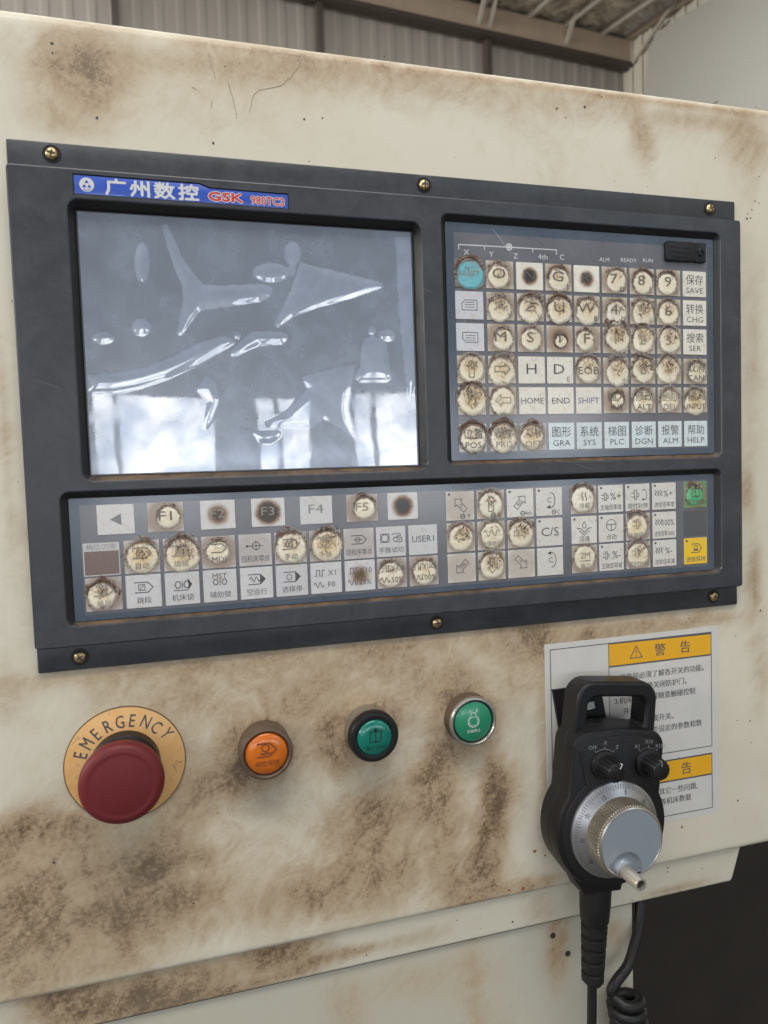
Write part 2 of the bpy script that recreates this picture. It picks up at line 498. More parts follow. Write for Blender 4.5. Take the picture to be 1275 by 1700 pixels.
ALU = simple('satin_aluminium', (0.40, 0.40, 0.41), 0.36, metal=0.9, wear=0.12, wscale=180)
ALU_FACE = simple('grey_painted_cap', (0.29, 0.32, 0.36), 0.38, metal=0.35, wear=0.18, wscale=110, bump=0.03)
STEEL = simple('worn_steel_ring', (0.50, 0.47, 0.43), 0.30, metal=0.9, wear=0.3, wscale=300)
BROWN_METAL = simple('grimy_brown_metal', (0.15, 0.105, 0.075), 0.42, metal=0.35, wear=0.45, wscale=160, bump=0.1)
PATCH={'RESET':(235.7,54.1,8.97),'O':(253.3,54.3,7.23),'G':(291.8,54.5,7.32),'7':(330.8,53.6,7.23),'8':(349.4,54.1,7.40),'9':(366.9,54.1,7.24),'X':(253.5,73.1,7.67),'Z':(273.3,72.5,8.30),'U':(292.1,72.6,8.36),'W':(310.7,72.7,8.27),'4':(330.4,72.8,7.71),'5':(349.2,72.2,8.36),'6':(367.5,71.7,7.75),'M':(255.2,90.2,6.73),'S':(273.2,89.8,7.17),'T':(292.5,90.7,4.12),'F':(308.8,89.8,6.46),'1':(330.9,88.0,8.96),'2':(348.9,88.3,8.22),'3':(368.1,88.7,8.42),'UP':(235.0,107.2,8.48),'RIGHT':(254.0,108.3,9.12),'EOB':(310.4,107.2,8.30),'DOT':(330.6,108.4,8.52),'0':(348.6,106.9,8.23),'SL':(367.0,106.8,8.91),'CAN':(388.0,108.0,6.98),'DOWN':(234.8,124.8,9.59),'LEFT':(254.2,125.5,8.72),'INS':(330.3,125.6,4.65),'ALT':(348.3,125.9,7.61),'DEL':(367.6,125.3,7.31),'INPUT':(386.5,126.8,8.65),'POS':(234.9,146.4,8.52),'PRG':(253.7,146.7,9.16),'OFT':(272.2,146.4,7.94),'F1':(65.5,183.9,6.24),'AUTO':(51.7,203.6,8.42),'EDIT':(71.6,203.5,9.10),'MDI':(89.3,203.3,6.23),'SBK':(31.4,221.6,7.15),'JOG':(127.7,203.0,8.80),'HND':(147.3,203.3,9.05),'F5':(169.1,183.9,6.47),'X100':(183.0,221.7,7.72),'X1000':(202.9,221.7,7.65),'XUP':(244.6,185.1,8.22),'XL':(225.7,203.2,8.24),'RAPID':(245.6,202.7,8.25),'XR':(263.7,203.3,8.45),'XD':(244.7,220.9,8.26),'COOL':(305.1,184.5,8.52),'STOP':(342.7,203.1,8.04),'CHUCK':(305.7,219.8,8.04),'SREV':(343.3,220.6,8.43),'START':(385.1,185.8,6.92)}
GRIME=[(34,-33,21,22,0.60),(112,-45,75,12,0.14),(233,-49,101,13,0.13),(351,-48,99,14,0.12),(285,-24,49,21,0.08),(96,-25,37,15,0.10),(45,-40,17,12,0.35),(22,-14,16,9,0.25),(82,-47,62,7,0.25),(164,-54,52,8,0.25),(267,-53,80,10,0.20),(190,-44,21,10,0.10),(351,-44,6,18,0.40),(357,-27,7,14,0.30),(432,-41,19,23,0.40),(404,-48,32,4,0.30),(302,-39,8,3,0.10),(435,100,10,79,0.20),(435,243,7,32,0.40),(441,309,10,25,0.30),(430,187,6,16,0.35),(26,266,35,9,0.15),(105,275,60,13,0.35),(67,283,37,13,0.20),(151,280,28,10,0.25),(173,269,55,9,0.30),(259,267,32,15,0.40),(270,286,16,22,0.35),(208,286,26,14,0.25),(71,323,12,20,0.30),(61,334,15,13,0.45),(5,341,20,9,0.60),(-11,335,14,9,0.45),(-7,361,25,22,0.60),(3,391,34,22,0.55),(42,367,30,19,0.45),(32,391,36,19,0.35),(71,386,25,20,0.30),(-20,393,16,19,0.50),(-18,418,17,9,0.30),(24,418,24,8,0.30),(92,319,6,17,0.75),(80,328,13,7,0.40),(143,310,10,17,0.50),(153,318,7,14,0.60),(165,295,18,7,0.40),(223,306,10,22,0.60),(214,327,11,22,0.45),(130,291,20,13,0.35),(206,351,15,22,0.50),(176,360,22,18,0.40),(169,377,18,28,0.50),(161,386,21,21,0.35),(190,395,19,22,0.35),(213,374,11,33,0.60),(244,371,9,41,0.70),(235,403,10,30,0.75),(223,416,16,15,0.55),(259,419,16,11,0.35),(147,397,35,17,0.35),(103,399,40,14,0.25),(256,351,12,19,0.35),(275,420,17,4,0.50),(47,387,83,39,0.20),(148,366,57,42,0.12),(94,370,67,30,0.08),(200,303,132,25,0.10),(320,272,71,8,0.20),(-15,267,11,18,0.30),(-3,193,8,60,0.15),(-9,134,3,59,0.20)]
GRIME_LIP=[(6,429,20,13,0.90),(29,437,27,11,0.95),(60,438,25,10,0.75),(98,433,33,10,0.60),(118,431,20,7,0.45),(146,441,36,4,0.50),(47,445,37,5,0.90),(85,447,40,3,0.80),(276,439,12,12,0.25),(377,447,29,3,0.30),(204,439,23,7,0.15)]
BUBBLES=[
 [(69.8,36.7),(71.8,35.0),(74.0,40.2),(78.5,51.9),(84.1,59.9),(88.3,65.1),(97.3,65.2),(109.6,64.2),(118.9,63.4),(124.0,65.2),(122.6,69.9),(117.0,72.9),(103.0,75.2),(92.3,76.8),(86.2,78.5),(81.5,84.2),(76.7,91.2),(74.2,90.5),(75.5,85.1),(77.8,74.5),(77.9,65.5),(74.6,57.3),(71.5,46.3)],
 [(139.2,51.3),(185.3,60.4),(185.2,62.8),(167.2,69.2),(147.1,75.4),(134.0,80.5),(125.8,86.2),(124.0,84.7),(127.8,77.6),(133.8,66.4),(137.4,56.8)],
 [(30.7,111.2),(42.6,110.8),(57.0,108.0),(71.8,101.9),(87.0,94.0),(96.1,91.5),(102.2,91.9),(103.3,94.5),(95.8,99.2),(83.4,106.3),(68.3,113.2),(53.6,117.8),(42.1,120.0),(30.3,120.3)],
 [(100.3,99.9),(108.4,91.3),(113.2,88.1),(130.5,88.5),(131.2,91.6),(128.7,94.5),(116.0,95.4),(109.6,98.3),(101.8,101.8)],
 [(174.0,90.8),(178.3,89.1),(185.9,93.0),(187.9,111.1),(186.0,113.9),(168.9,114.0),(167.6,112.0),(170.9,105.5),(171.3,94.1)],
 [(137.6,112.2),(167.6,104.7),(162.5,128.3),(165.2,145.5),(157.9,139.6),(148.1,134.7),(143.0,139.4),(118.9,139.1),(117.4,135.9),(128.8,130.5),(140.6,118.5)],
 [(87.7,111.6),(92.8,115.5),(93.4,124.7),(89.7,134.0),(85.6,140.1),(85.1,134.0),(88.6,124.7),(82.9,118.5)],
 [(193.1,34.9),(205.3,34.2),(203.3,110.2),(198.7,126.9),(196.6,111.9),(194.2,78.9),(193.3,54.4)],
 [(110.1,141.3),(125.2,140.8),(124.2,143.9),(120.1,147.3),(113.8,146.9)],
 [(62.3,54.9),(61.7,59.6),(60.4,63.2),(58.8,65.0),(57.2,64.5),(56.0,61.8),(55.4,57.6),(55.6,52.9),(56.6,48.7),(58.1,45.9),(59.8,45.2),(61.2,46.8),(62.1,50.3)],
 [(133.4,57.0),(132.1,59.5),(128.9,61.4),(124.5,62.5),(119.9,62.4),(116.1,61.1),(114.1,59.1),(114.2,56.6),(116.4,54.4),(120.3,52.8),(124.9,52.3),(129.3,53.0),(132.3,54.7)],
 [(139.9,46.5),(139.2,49.5),(137.7,51.8),(135.7,52.9),(133.6,52.7),(131.9,51.1),(131.0,48.5),(131.1,45.5),(132.2,42.8),(134.0,41.0),(136.2,40.5),(138.1,41.5),(139.5,43.6)],
 [(43.9,93.0),(43.3,94.4),(41.5,95.5),(39.1,96.0),(36.6,95.9),(34.6,95.2),(33.5,93.9),(33.5,92.5),(34.8,91.3),(36.9,90.4),(39.4,90.2),(41.8,90.6),(43.4,91.7)],
 [(61.4,87.3),(60.8,89.4),(59.3,91.0),(57.3,91.8),(55.2,91.6),(53.5,90.4),(52.6,88.6),(52.7,86.4),(53.8,84.5),(55.6,83.3),(57.7,82.9),(59.7,83.6),(61.0,85.2)],
 [(106.4,90.6),(106.2,91.5),(105.6,92.2),(104.7,92.6),(103.8,92.5),(103.1,92.0),(102.8,91.1),(102.8,90.2),(103.3,89.3),(104.0,88.7),(104.9,88.6),(105.7,88.9),(106.3,89.6)],
 [(191.4,88.8),(190.8,90.4),(189.2,91.6),(187.0,92.2),(184.7,92.0),(182.9,91.2),(181.8,89.8),(181.9,88.2),(183.0,86.8),(184.9,85.9),(187.2,85.6),(189.4,86.2),(190.9,87.3)],
 [(179.8,86.8),(179.5,87.9),(178.8,88.8),(177.9,89.2),(176.9,89.1),(176.1,88.5),(175.7,87.4),(175.7,86.3),(176.2,85.2),(177.1,84.5),(178.0,84.4),(178.9,84.8),(179.6,85.6)],
 [(137.0,54.5),(136.7,56.3),(136.0,57.8),(135.1,58.5),(134.2,58.3),(133.5,57.2),(133.2,55.6),(133.2,53.7),(133.7,52.1),(134.5,51.0),(135.5,50.7),(136.3,51.3),(136.8,52.7)],
]
CRACKS=[[(96.4,-52.5),(97.7,-46.1),(99.1,-39.7)],[(105.7,-38.8),(107.9,-30.7),(109.1,-20.8)],[(144.2,-54.2),(140.4,-47.8),(133.1,-40.2),(122.6,-37.3),(118.1,-33.5),(116.1,-24.9)],[(87.4,-34.7),(89.7,-33.3)],[(96.9,-28.7),(96.4,-24.5)]]
CHIPS=[(96.7,-7.4,1.0),(314.2,-48.4,1.3),(301.2,-41.1,0.6),(295.7,-45.8,0.7),(406.9,-26.7,0.6),(440.9,-18.2,0.6),(437.5,-2.3,0.8),(440.8,-1.4,0.6),(435.1,3.2,0.7),(431.7,6.1,0.5),(431.2,9.1,0.9),(434.1,8.6,0.7),(333.6,-7.1,0.4),(356.9,-5.3,0.4),(346.2,-0.9,0.4),(378.7,0.4,0.5),(408.6,-61.3,0.6),(438.3,-61.5,0.6),(190.4,-62.3,0.7),(421.2,337.5,0.6),(431.4,339.2,0.7),(432.3,354.1,0.6),(384.0,265.6,0.6),(440.3,265.3,1.0),(1.5,356.7,0.9),(68.6,391.8,0.6),(420.8,392.5,0.5),(361.4,382.9,0.3),(390.1,387.6,0.5),(22.5,-47.7,1.1),(22.5,-43.2,0.8),(41.2,-14.5,1.0),(144.7,-24.3,0.9),(154.5,-25.9,0.8),(1.5,110.8,0.5),(-1.9,76.2,0.5),(-4.1,163.6,0.5),(93.2,250.6,0.4),(151.9,261.4,0.4),(223.8,263.2,0.4)]
CHIPS_LIP=[(367.8,430.2,0.9),(367.8,433.0,0.6),(395.0,436.2,0.6),(341.9,448.2,0.6),(379.7,449.7,0.6),(256.5,444.2,0.8),(263.5,425.0,0.5),(163.2,444.7,0.6),(167.0,440.1,0.5),(156.3,439.5,0.5),(219.5,434.9,0.5),(234.9,443.8,0.4),(331.4,436.5,0.5)]
CHIPS_RUST=[(270.4,399.7,1.3),(277.3,403.6,0.8),(261.8,421.6,1.4),(252.5,420.9,1.0),(268.7,421.0,0.8),(376.8,402.8,1.0),(421.3,392.2,0.9),(371.4,389.8,0.3),(295.3,-45.4,0.8),(279.0,421.1,0.7),(226.9,420.3,0.7),(234.7,420.7,0.6)]
DRILLS=[(285.5,461.3),(295.8,475.4)]

# ================================================================== the hall (setting)
def setting(name, mb, mat, smooth=None, parent=None):
    o = mb.build(name, mat, parent, scale=1.0, smooth=smooth)
    o['kind'] = 'structure'
    return o

CONCRETE = simple('workshop_concrete', (0.085, 0.08, 0.072), 0.6, wear=0.3, wscale=2)
def make_sheet(name, base, streak=0.3):
    m, nt, b = new_mat(name); g = NT(nt); co = g.coord()
    n = g.noise(g.mapping(co, (6, 6, 0.5)), 1, 5, 0.6)
    g.l(g.mix(g.math('MULTIPLY', n, streak * 2), base, tuple(c * 0.55 for c in base)), b.inputs['Base Color'])
    b.inputs['Roughness'].default_value = 0.5
    return m
SHEET = make_sheet('grey_wall_sheet', (0.32, 0.29, 0.255))
SHEET_LIGHT = make_sheet('pale_wall_sheet', (0.40, 0.375, 0.31), 0.15)
BEAM = make_sheet('brown_beam_paint', (0.42, 0.33, 0.25))
SLATE = make_sheet('smooth_pale_panel', (0.27, 0.265, 0.24), 0.06)
STEEL_DARK = simple('dark_steel', (0.055, 0.042, 0.034), 0.5, wear=0.2, wscale=3)
STEEL_GREY = simple('galvanised_steel', (0.42, 0.38, 0.33), 0.45, metal=0.2, wear=0.2, wscale=4)
def make_foil():
    m, nt, b = new_mat('crumpled_roof_foil'); g = NT(nt); co = g.coord()
    n = g.noise(co, 5.5, 6, 0.65, 1.2)
    g.l(g.mix(g.ramp(n, 0.35, 0.7), (0.86, 0.77, 0.64), (0.36, 0.27, 0.18)), b.inputs['Base Color'])
    b.inputs['Metallic'].default_value = 0.35; b.inputs['Roughness'].default_value = 0.22
    g.l(g.bump(n, 1.0, 0.22), b.inputs['Normal'])
    return m
FOIL = make_foil()

# floor
f = MB().add([(-40, -40, 0), (40, -40, 0), (40, 40, 0), (-40, 40, 0)], [(0, 1, 2, 3)])
setting('floor', f, CONCRETE)

bay = MB().add([(-14, 0.8, 0.004), (12, 0.8, 0.004), (12, 9, 0.004), (-14, 9, 0.004)], [(0, 1, 2, 3)])  # unseen pale floor added to bounce light up to the roof
setting('bounce_floor', bay, simple('pale_bounce_floor', (0.50, 0.48, 0.44), 0.6, wear=0.15, wscale=2))

# end wall beyond the machine: local s along it (0 at the corner, negative to the left), z up
CORNER = Vector((5.0462, 6.9760, 0))
DW = Vector((0.99532, 0.09665, 0)); NW = Vector((0.09665, -0.99532, 0))   # along the wall / out of it
def wp(s, t, z): q = CORNER + DW * s + NW * t; return (q.x, q.y, z)
def wall_box(mb, s0, s1, t0, t1, z0, z1):
    vs = [wp(s, t, z) for z in (z0, z1) for t in (t0, t1) for s in (s0, s1)]
    mb.add(vs, [(0, 1, 3, 2), (4, 6, 7, 5), (0, 4, 5, 1), (2, 3, 7, 6), (0, 2, 6, 4), (1, 5, 7, 3)])
    return mb
def corrugated(along, s0, s1, z0, ztop, pitch=0.19, depth=0.006):
    mb = MB(); prof = []; s = s0
    while s < s1:
        for ds, dt in ((0, 0), (0.10, 0), (0.12, 1), (0.17, 1)):
            if s + ds <= s1: prof.append((s + ds, dt * depth))
        s += pitch
    prof.append((s1, 0)); n = len(prof); vs = []; fs = []
    for s, t in prof:
        zt = ztop(s) if callable(ztop) else ztop
        vs += [along(s, t, z0), along(s, t, zt)]
    for i in range(n - 1): fs.append((2 * i, 2 * i + 2, 2 * i + 3, 2 * i + 1))
    return mb.add(vs, fs)
end_wall = setting('end_wall', corrugated(lambda s, t, z: wp(s, t - 0.05, z), -16, 0, 0, 6.5), SHEET)
for z0, z1, t0, t1, nm, mt in ((6.075, 6.33, 0.02, 0.10, 'eave_band', BEAM), (6.02, 6.07, 0.02, 0.13, 'girt', STEEL_DARK)):
    setting(nm, wall_box(MB(), -16, -0.01, t0, t1, z0, z1), mt, parent=end_wall)
for s in (-1.87, -3.73, -5.6, -7.5):
    setting('wall_post', wall_box(MB(), s - 0.03, s + 0.03, 0.0, 0.08, 0, 6.015), STEEL_DARK, parent=end_wall)

# side wall to the right, coming towards the machine; a smooth pale panel stands proud of it
def rp(s, t, z): q = CORNER + NW * s - DW * t; return (q.x, q.y, z)
side_wall = setting('side_wall', corrugated(rp, -0.05, 17, 0, lambda s: 6.36 - 0.13 * s, 0.16, 0.02), SHEET_LIGHT)
def side_panel(name, poly, t0, t1, mat):
    mb = MB(); n = len(poly)
    vs = [rp(s, t, z) for t in (t0, t1) for s, z in poly]
    fs = [tuple(n + i for i in range(n)), tuple(range(n - 1, -1, -1))] + [(i, (i + 1) % n, n + (i + 1) % n, n + i) for i in range(n)]
    return setting(name, mb.add(vs, fs), mat, parent=side_wall)
side_panel('smooth_panel', [(0.40, 5.0), (0.41, 5.65), (0.44, 5.86), (0.47, 6.03), (0.62, 6.11), (0.86, 6.09), (1.36, 6.01), (6, 5.3), (6, 5.0)], 0.025, 0.10, SLATE)
side_panel('lower_panel', [(1.40, 4.2), (1.40, 4.93), (1.52, 4.985), (6, 4.94), (6, 4.2)], 0.103, 0.16, SLATE)

# roof, foil lined, mono-pitch, with translucent sheets over the working area
def roof_z(s): return 6.40 - 0.13 * s
roof = MB(); ns, nt_ = 60, 70
for j in range(nt_ + 1):
    for i in range(ns + 1):
        a = -16 + 16.2 * i / ns; s = -0.1 + 7.4 * j / nt_
        q = CORNER + DW * a + NW * s
        roof.v.append((q.x, q.y, roof_z(s) + 0.012 * noise.noise(Vector((a * 3, s * 3, 0)))))
for j in range(nt_):
    for i in range(ns):
        k = j * (ns + 1) + i
        roof.f.append((k, k + 1, k + ns + 2, k + ns + 1)); roof.m.append(0)
roof = setting('roof', roof, FOIL, smooth=80)
def bar(p0, p1, w, h):
    p0 = Vector(p0); p1 = Vector(p1); d = (p1 - p0).normalized()
    sx = d.cross(Vector((0, 0, 1)))
    if sx.length < 1e-3: sx = Vector((1, 0, 0))
    sx.normalize(); sy = sx.cross(d)
    mb = MB(); rings = [[tuple(p + sx * a * w / 2 + sy * b * h / 2) for a, b in ((-1, -1), (1, -1), (1, 1), (-1, 1))] for p in (p0, p1)]
    return mb.loft(rings, 0, True, True)
for a in (-0.41, -0.90, -1.37, -1.95, -2.45, -2.95, -3.45, -3.95, -4.45, -4.95):
    q0 = CORNER + DW * a + NW * 0.05; q1 = CORNER + DW * a + NW * 7
    setting('purlin', bar((q0.x, q0.y, roof_z(0.05) - 0.05), (q1.x, q1.y, roof_z(7) - 0.05), 0.035, 0.06), STEEL_GREY, parent=roof)
for a, s in ((-0.90, 0.06), (-1.87, 0.06), (-2.0, 0.06)):
    q0 = CORNER + DW * a + NW * s; q1 = CORNER + DW * (a - 0.02) + NW * (s + 0.25)
    setting('hanger', bar((q0.x, q0.y, 6.10), (q1.x, q1.y, roof_z(0.3)), 0.035, 0.035), STEEL_GREY, parent=roof)
q0 = CORNER + DW * (-0.03) + NW * 0.15; q1 = CORNER + DW * (-0.12) + NW * 0.9
setting('corner_brace', bar((q0.x, q0.y, 6.05), (q1.x, q1.y, roof_z(0.9) - 0.02), 0.03, 0.03), STEEL_GREY, parent=roof)
# eave trim along the side wall
setting('eave_trim', bar(rp(0.0, 0.06, 6.36), rp(7.2, 0.06, roof_z(7.2) - 0.04), 0.05, 0.05), BEAM, parent=roof)

# translucent roof sheets, added back fill, and the window wall behind the camera
SKYL = emitter('skylight_sheet', (0.80, 0.90, 1.0), SKYLIGHT_GLOW)
BACK_FILL = emitter('back_fill_sheet', (0.95, 0.97, 1.0), BACK_GLOW)
WINP = window_mat('window_daylight', WINDOW_GLOW)
FRAME = simple('window_frame_paint', (0.20, 0.20, 0.19), 0.5)
for x0, x1, y0, y1 in ((-6, -2.5, -6.5, -3.0), (2.5, 6, -6.5, -3.0)):
    mb = MB().add([(x0, y0, 4.3 - y0 * 0.02), (x1, y0, 4.3 - y0 * 0.02), (x1, y1, 4.3 - y1 * 0.02), (x0, y1, 4.3 - y1 * 0.02)], [(0, 3, 2, 1)])
    setting('roof_glow_sheet', mb, SKYL)
for a0, a1, s0, s1 in ((-9.0, -5.5, 1.6, 4.2), (-4.2, -1.2, 1.9, 4.2)):
    qs = [CORNER + DW * a + NW * s for a, s in ((a0, s0), (a1, s0), (a1, s1), (a0, s1))]
    mb = MB().add([(q.x, q.y, roof_z(s) - 0.10) for q, s in zip(qs, (s0, s0, s1, s1))], [(0, 1, 2, 3)])
    setting('roof_glow_sheet', mb, BACK_FILL)  # unseen glowing sheet added to light the end wall and roof
wins = [(-5.5, -4.1), (-3.3, -1.9), (-1.09, 0.29), (0.68, 1.38), (1.87, 3.25), (3.9, 5.3)]
WY = -8.0; WZ0, WZ1 = 0.85, 2.455
wall = MB()
xs = [-12] + [q for w_ in wins for q in w_] + [12]
for i in range(0, len(xs), 2): wall.add([(xs[i], WY, WZ0), (xs[i + 1], WY, WZ0), (xs[i + 1], WY, WZ1), (xs[i], WY, WZ1)], [(0, 3, 2, 1)])
wall.add([(-12, WY, 0), (12, WY, 0), (12, WY, WZ0), (-12, WY, WZ0)], [(0, 3, 2, 1)])
wall.add([(-12, WY, WZ1), (12, WY, WZ1), (12, WY, 5.0), (-12, WY, 5.0)], [(0, 3, 2, 1)])
window_wall = setting('window_wall', wall, make_sheet('blue_grey_wall', (0.30, 0.34, 0.40)))
for x0, x1 in wins:
    fr = MB()
    for a, b_, c, d in ((x0, x1, WZ0, WZ0 + 0.05), (x0, x1, WZ1 - 0.05, WZ1), (x0, x0 + 0.05, WZ0 + 0.05, WZ1 - 0.05), (x1 - 0.05, x1, WZ0 + 0.05, WZ1 - 0.05), (x0 + 0.25, x0 + 0.30, WZ0 + 0.05, WZ1 - 0.05)):
        fr.box(a, WY - 0.04, c, b_, WY + 0.03, d)
    wf = setting('window', fr, FRAME, parent=window_wall)
    pane = MB().add([(x0, WY - 0.06, WZ0), (x1, WY - 0.06, WZ0), (x1, WY - 0.06, WZ1), (x0, WY - 0.06, WZ1)], [(0, 3, 2, 1)])
    setting('pane', pane, WINP, parent=wf)

# unseen lamp added overhead so light on the front fades downwards
lamp = empty('fill_lamp', (-0.25, -1.0, 3.3), label='unseen overhead lamp added to brighten the upper machine front', cat='lamp')
hs_ = MB().box(-0.9, -0.36, 0.02, 0.9, 0.36, 0.10); hs_.box(-0.7, -0.01, 0.10, -0.68, 0.01, 2.2); hs_.box(0.68, -0.01, 0.10, 0.70, 0.01, 2.2)
hs_.build('lamp_housing', FRAME, lamp, scale=1.0)
MB().box(-0.88, -0.34, 0.0, 0.88, 0.34, 0.018).build('lamp_diffuser', emitter('lamp_light', (1.0, 0.97, 0.92), LAMP_GLOW), lamp, scale=1.0)

# left wall, with unseen glowing panes added to brighten roof and end wall
left_wall = MB().add([(-12, -12, 0), (-12, 9, 0), (-12, 9, 4.3), (-12, -12, 4.3)], [(0, 1, 2, 3)])
left_wall = setting('left_wall', left_wall, SHEET)
for y, glow in ((-5.0, 42.0), (-1.2, 42.0), (2.6, 95.0), (6.1, 95.0)):
    mb = MB().add([(-12, y, 4.4), (-12, y + 3.0, 4.4), (-12, y + 3.0, 5.9), (-12, y, 5.9)], [(0, 1, 2, 3)])
    setting('left_fill_pane', mb, emitter('left_fill_glow', (1.0, 0.97, 0.92), glow), parent=left_wall)

# ================================================================== machine cabinet
def grime_of(u, v, table):
    g = np.zeros_like(u)
    for cu, cv, ru, rv, st in table:
        d = ((u - cu) / (ru * 1.1)) ** 2 + ((v - cv) / (rv * 1.1)) ** 2
        g = 1 - (1 - g) * (1 - np.clip(st * 1.42 * np.exp(-d * 1.1), 0, 0.98))
    return g
def sheet(name, mat, parent, us, prof, table, right=None, thick=None):
    """bent sheet: us = columns (mm), prof = (v, w) from bottom to top; carries a dirt mask"""
    U = np.array(us, float); n, m = len(U), len(prof)
    vs = []; uu = []; vv = []
    for v, w in prof:
        lim = right(v) if right else None
        for k, u in enumerate(U):
            x = u if lim is None else min(u, U[-2]) if k < n - 1 else lim
            if lim is not None and x > lim: x = lim - 0.01 * (n - k)
            vs.append(((x - 210) * MM, -v * MM, w * MM)); uu.append(x); vv.append(v)
    fs = [(j * n + i, j * n + i + 1, (j + 1) * n + i + 1, (j + 1) * n + i) for j in range(m - 1) for i in range(n - 1)]
    me = bpy.data.meshes.new(name); me.from_pydata(vs, [], fs); me.materials.append(mat)
    a = me.attributes.new('grime', 'FLOAT', 'POINT')
    a.data.foreach_set('value', grime_of(np.array(uu), np.array(vv), table).astype(np.float32))
    me.shade_smooth(); me.update()
    return put(name, me, parent)

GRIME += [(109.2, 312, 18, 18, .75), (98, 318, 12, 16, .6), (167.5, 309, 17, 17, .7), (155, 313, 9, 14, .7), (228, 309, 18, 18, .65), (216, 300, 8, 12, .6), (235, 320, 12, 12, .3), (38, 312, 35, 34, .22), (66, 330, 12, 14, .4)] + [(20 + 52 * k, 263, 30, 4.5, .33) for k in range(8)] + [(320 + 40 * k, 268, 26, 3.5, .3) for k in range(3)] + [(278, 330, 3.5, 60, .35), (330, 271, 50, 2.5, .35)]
cab = mount('machine_cabinet', 210, 0, 0, label='cream painted machine cabinet front with brown oil stains', cat='machine cabinet')
us = list(np.arange(-320, 801, 3.5))
prof = [(425.6, -120.0), (425.5, -4.0), (425.2, -1.2), (424.2, -0.25), (422.5, 0.0)] + [(v, 0.0) for v in np.arange(419, -55, -3.5)]
for t in np.linspace(8, 90, 9): prof.append((-56 - 7 * math.sin(math.radians(t)), -7 + 7 * math.cos(math.radians(t))))
prof += [(-63, -40), (-63, -400)]
front = sheet('front_sheet', PAINT, cab, us, prof, GRIME + [(90 + 70 * k, -57, 60, 2.2, 0.25) for k in range(6)])
def lip_right(v):
    t = (v - 424) / 27.0
    return 425.3 - 5.5 * t - (3.2 * (1 - math.sqrt(max(0, 1 - max(0, (t - 0.88) / 0.12) ** 2))))
lip = sheet('folded_lip', PAINT, cab, list(np.arange(-320, 412, 3.5)) + [425], [(450.8, -14), (450.6, -6.4), (450.0, -5.2)] + [(v, -2.0 - (v - 422) * 0.115) for v in np.arange(448.8, 420, -2.0)], GRIME_LIP, right=lip_right)
lowp = sheet('lower_panel', make_paint('cream_paint_lower', (0.43, 0.415, 0.345)), cab, list(np.arange(-320, 340, 6)) + [342.0, 342.9, 343.3, 343.4], [(v, -7.5) for v in np.arange(1250, 446, -6)], [(200, 470, 60, 14, 0.22), (240, 500, 20, 30, 0.18), (330, 470, 8, 10, 0.4), (288, 470, 8, 30, 0.45), (230, 470, 6, 40, 0.2), (150, 480, 10, 30, 0.2)])
DARK = simple('gap_shade_dark', (0.032, 0.023, 0.016), 0.75, wear=0.45, wscale=14)  # near-black base stands in for shade in the gap under the cabinet
MB().box(343.41 - 210, -1250, -300, 343.9 - 210, -452, -7.7).build('panel_return', DARK, cab)
MB().box(-320 - 210, -1250, -330, 800 - 210, -426, -302).build('gap_shade_sheet', DARK, cab)  # dark sheet added where the gap is only shaded
MB().box(-320 - 210, -425.4, -300, 800 - 210, -424.6, -121).build('underside_sheet', DARK, cab)
# hair cracks and paint chips
SOOT = simple('dark_scratch', (0.26, 0.205, 0.14), 0.6)
for pts in CRACKS:
    q = []
    for (a, b_), (c, d) in zip(pts, pts[1:]):
        for k in range(5):
            t = k / 5; q.append((a + (c - a) * t - 210 + random.uniform(-.35, .35), -(b_ + (d - b_) * t) + random.uniform(-.35, .35)))
    q.append((pts[-1][0] - 210, -pts[-1][1]))
    MB().stroke(q, 0.28, 0.12).build('paint_crack', SOOT, cab)
CHIP = simple('bare_dark_chip', (0.035, 0.028, 0.022), 0.6)
RUST = simple('rust_chip', (0.26, 0.075, 0.03), 0.7)
def chip(u, v, r, w=0.12, mat=CHIP, sx=1.0):
    n = 9; pts = [((u - 210) + sx * r * random.uniform(.6, 1.2) * math.cos(6.283 * i / n), -v + r * random.uniform(.6, 1.2) * math.sin(6.283 * i / n)) for i in range(n)]
    MB().prism(pts, w - 0.1, w + 0.03).build('paint_chip', mat, cab)
for u, v, r in CHIPS: chip(u, v, r * 0.72)
for u, v, r in CHIPS_LIP: chip(u, v, r * 0.75, -1.88 - (v - 422) * 0.115)
for u, v, r in CHIPS_RUST: chip(u, v, r * 0.75, 0.12, RUST, 1.3)
for u, v in DRILLS:
    MB().lathe([(1.9, 0), (1.9, 0.25), (1.2, 0.3), (1.0, 0.05)], 16).build('drill_hole', CHIP, cab, (u - 210, -v, -7.45), smooth=40)

# ================================================================== control panel
pan = mount('control_panel', 210, 129.5, 0, label='dark grey machine control panel with screen and two worn keypads', cat='control panel')
def L(u, v): return (u - 210, 129.5 - v)
def lrect(u0, v0, u1, v1, r, n=6):
    a = L(u0, v1); b_ = L(u1, v0)
    return rrect(a[0], a[1], b_[0], b_[1], r, n)
MB().prism(lrect(0, 0, 420, 15.5, 0.8, 2), 0.05, 2.0, 0.4).build('mounting_flange', PANEL, pan, smooth=30)
MB().prism(lrect(0, 244, 420, 259, 0.8, 2), 0.05, 2.0, 0.4).build('mounting_flange', PANEL, pan, smooth=30)
outer = lrect(0.0, 13.3, 420, 246.2, 2.0, 4)
holes = [((26.2, 28.0, 206.2, 164.4, 5.0), (28.9, 31.0, 203.2, 161.9, 0.8), 0.4),
         ((218.4, 22.4, 404.4, 162.0, 4.2), (221.3, 25.3, 401.5, 159.8, 1.2), 3.4),
         ((15.4, 169.7, 403.7, 236.0, 4.2), (18.4, 172.5, 400.7, 234.5, 1.2), 3.4)]
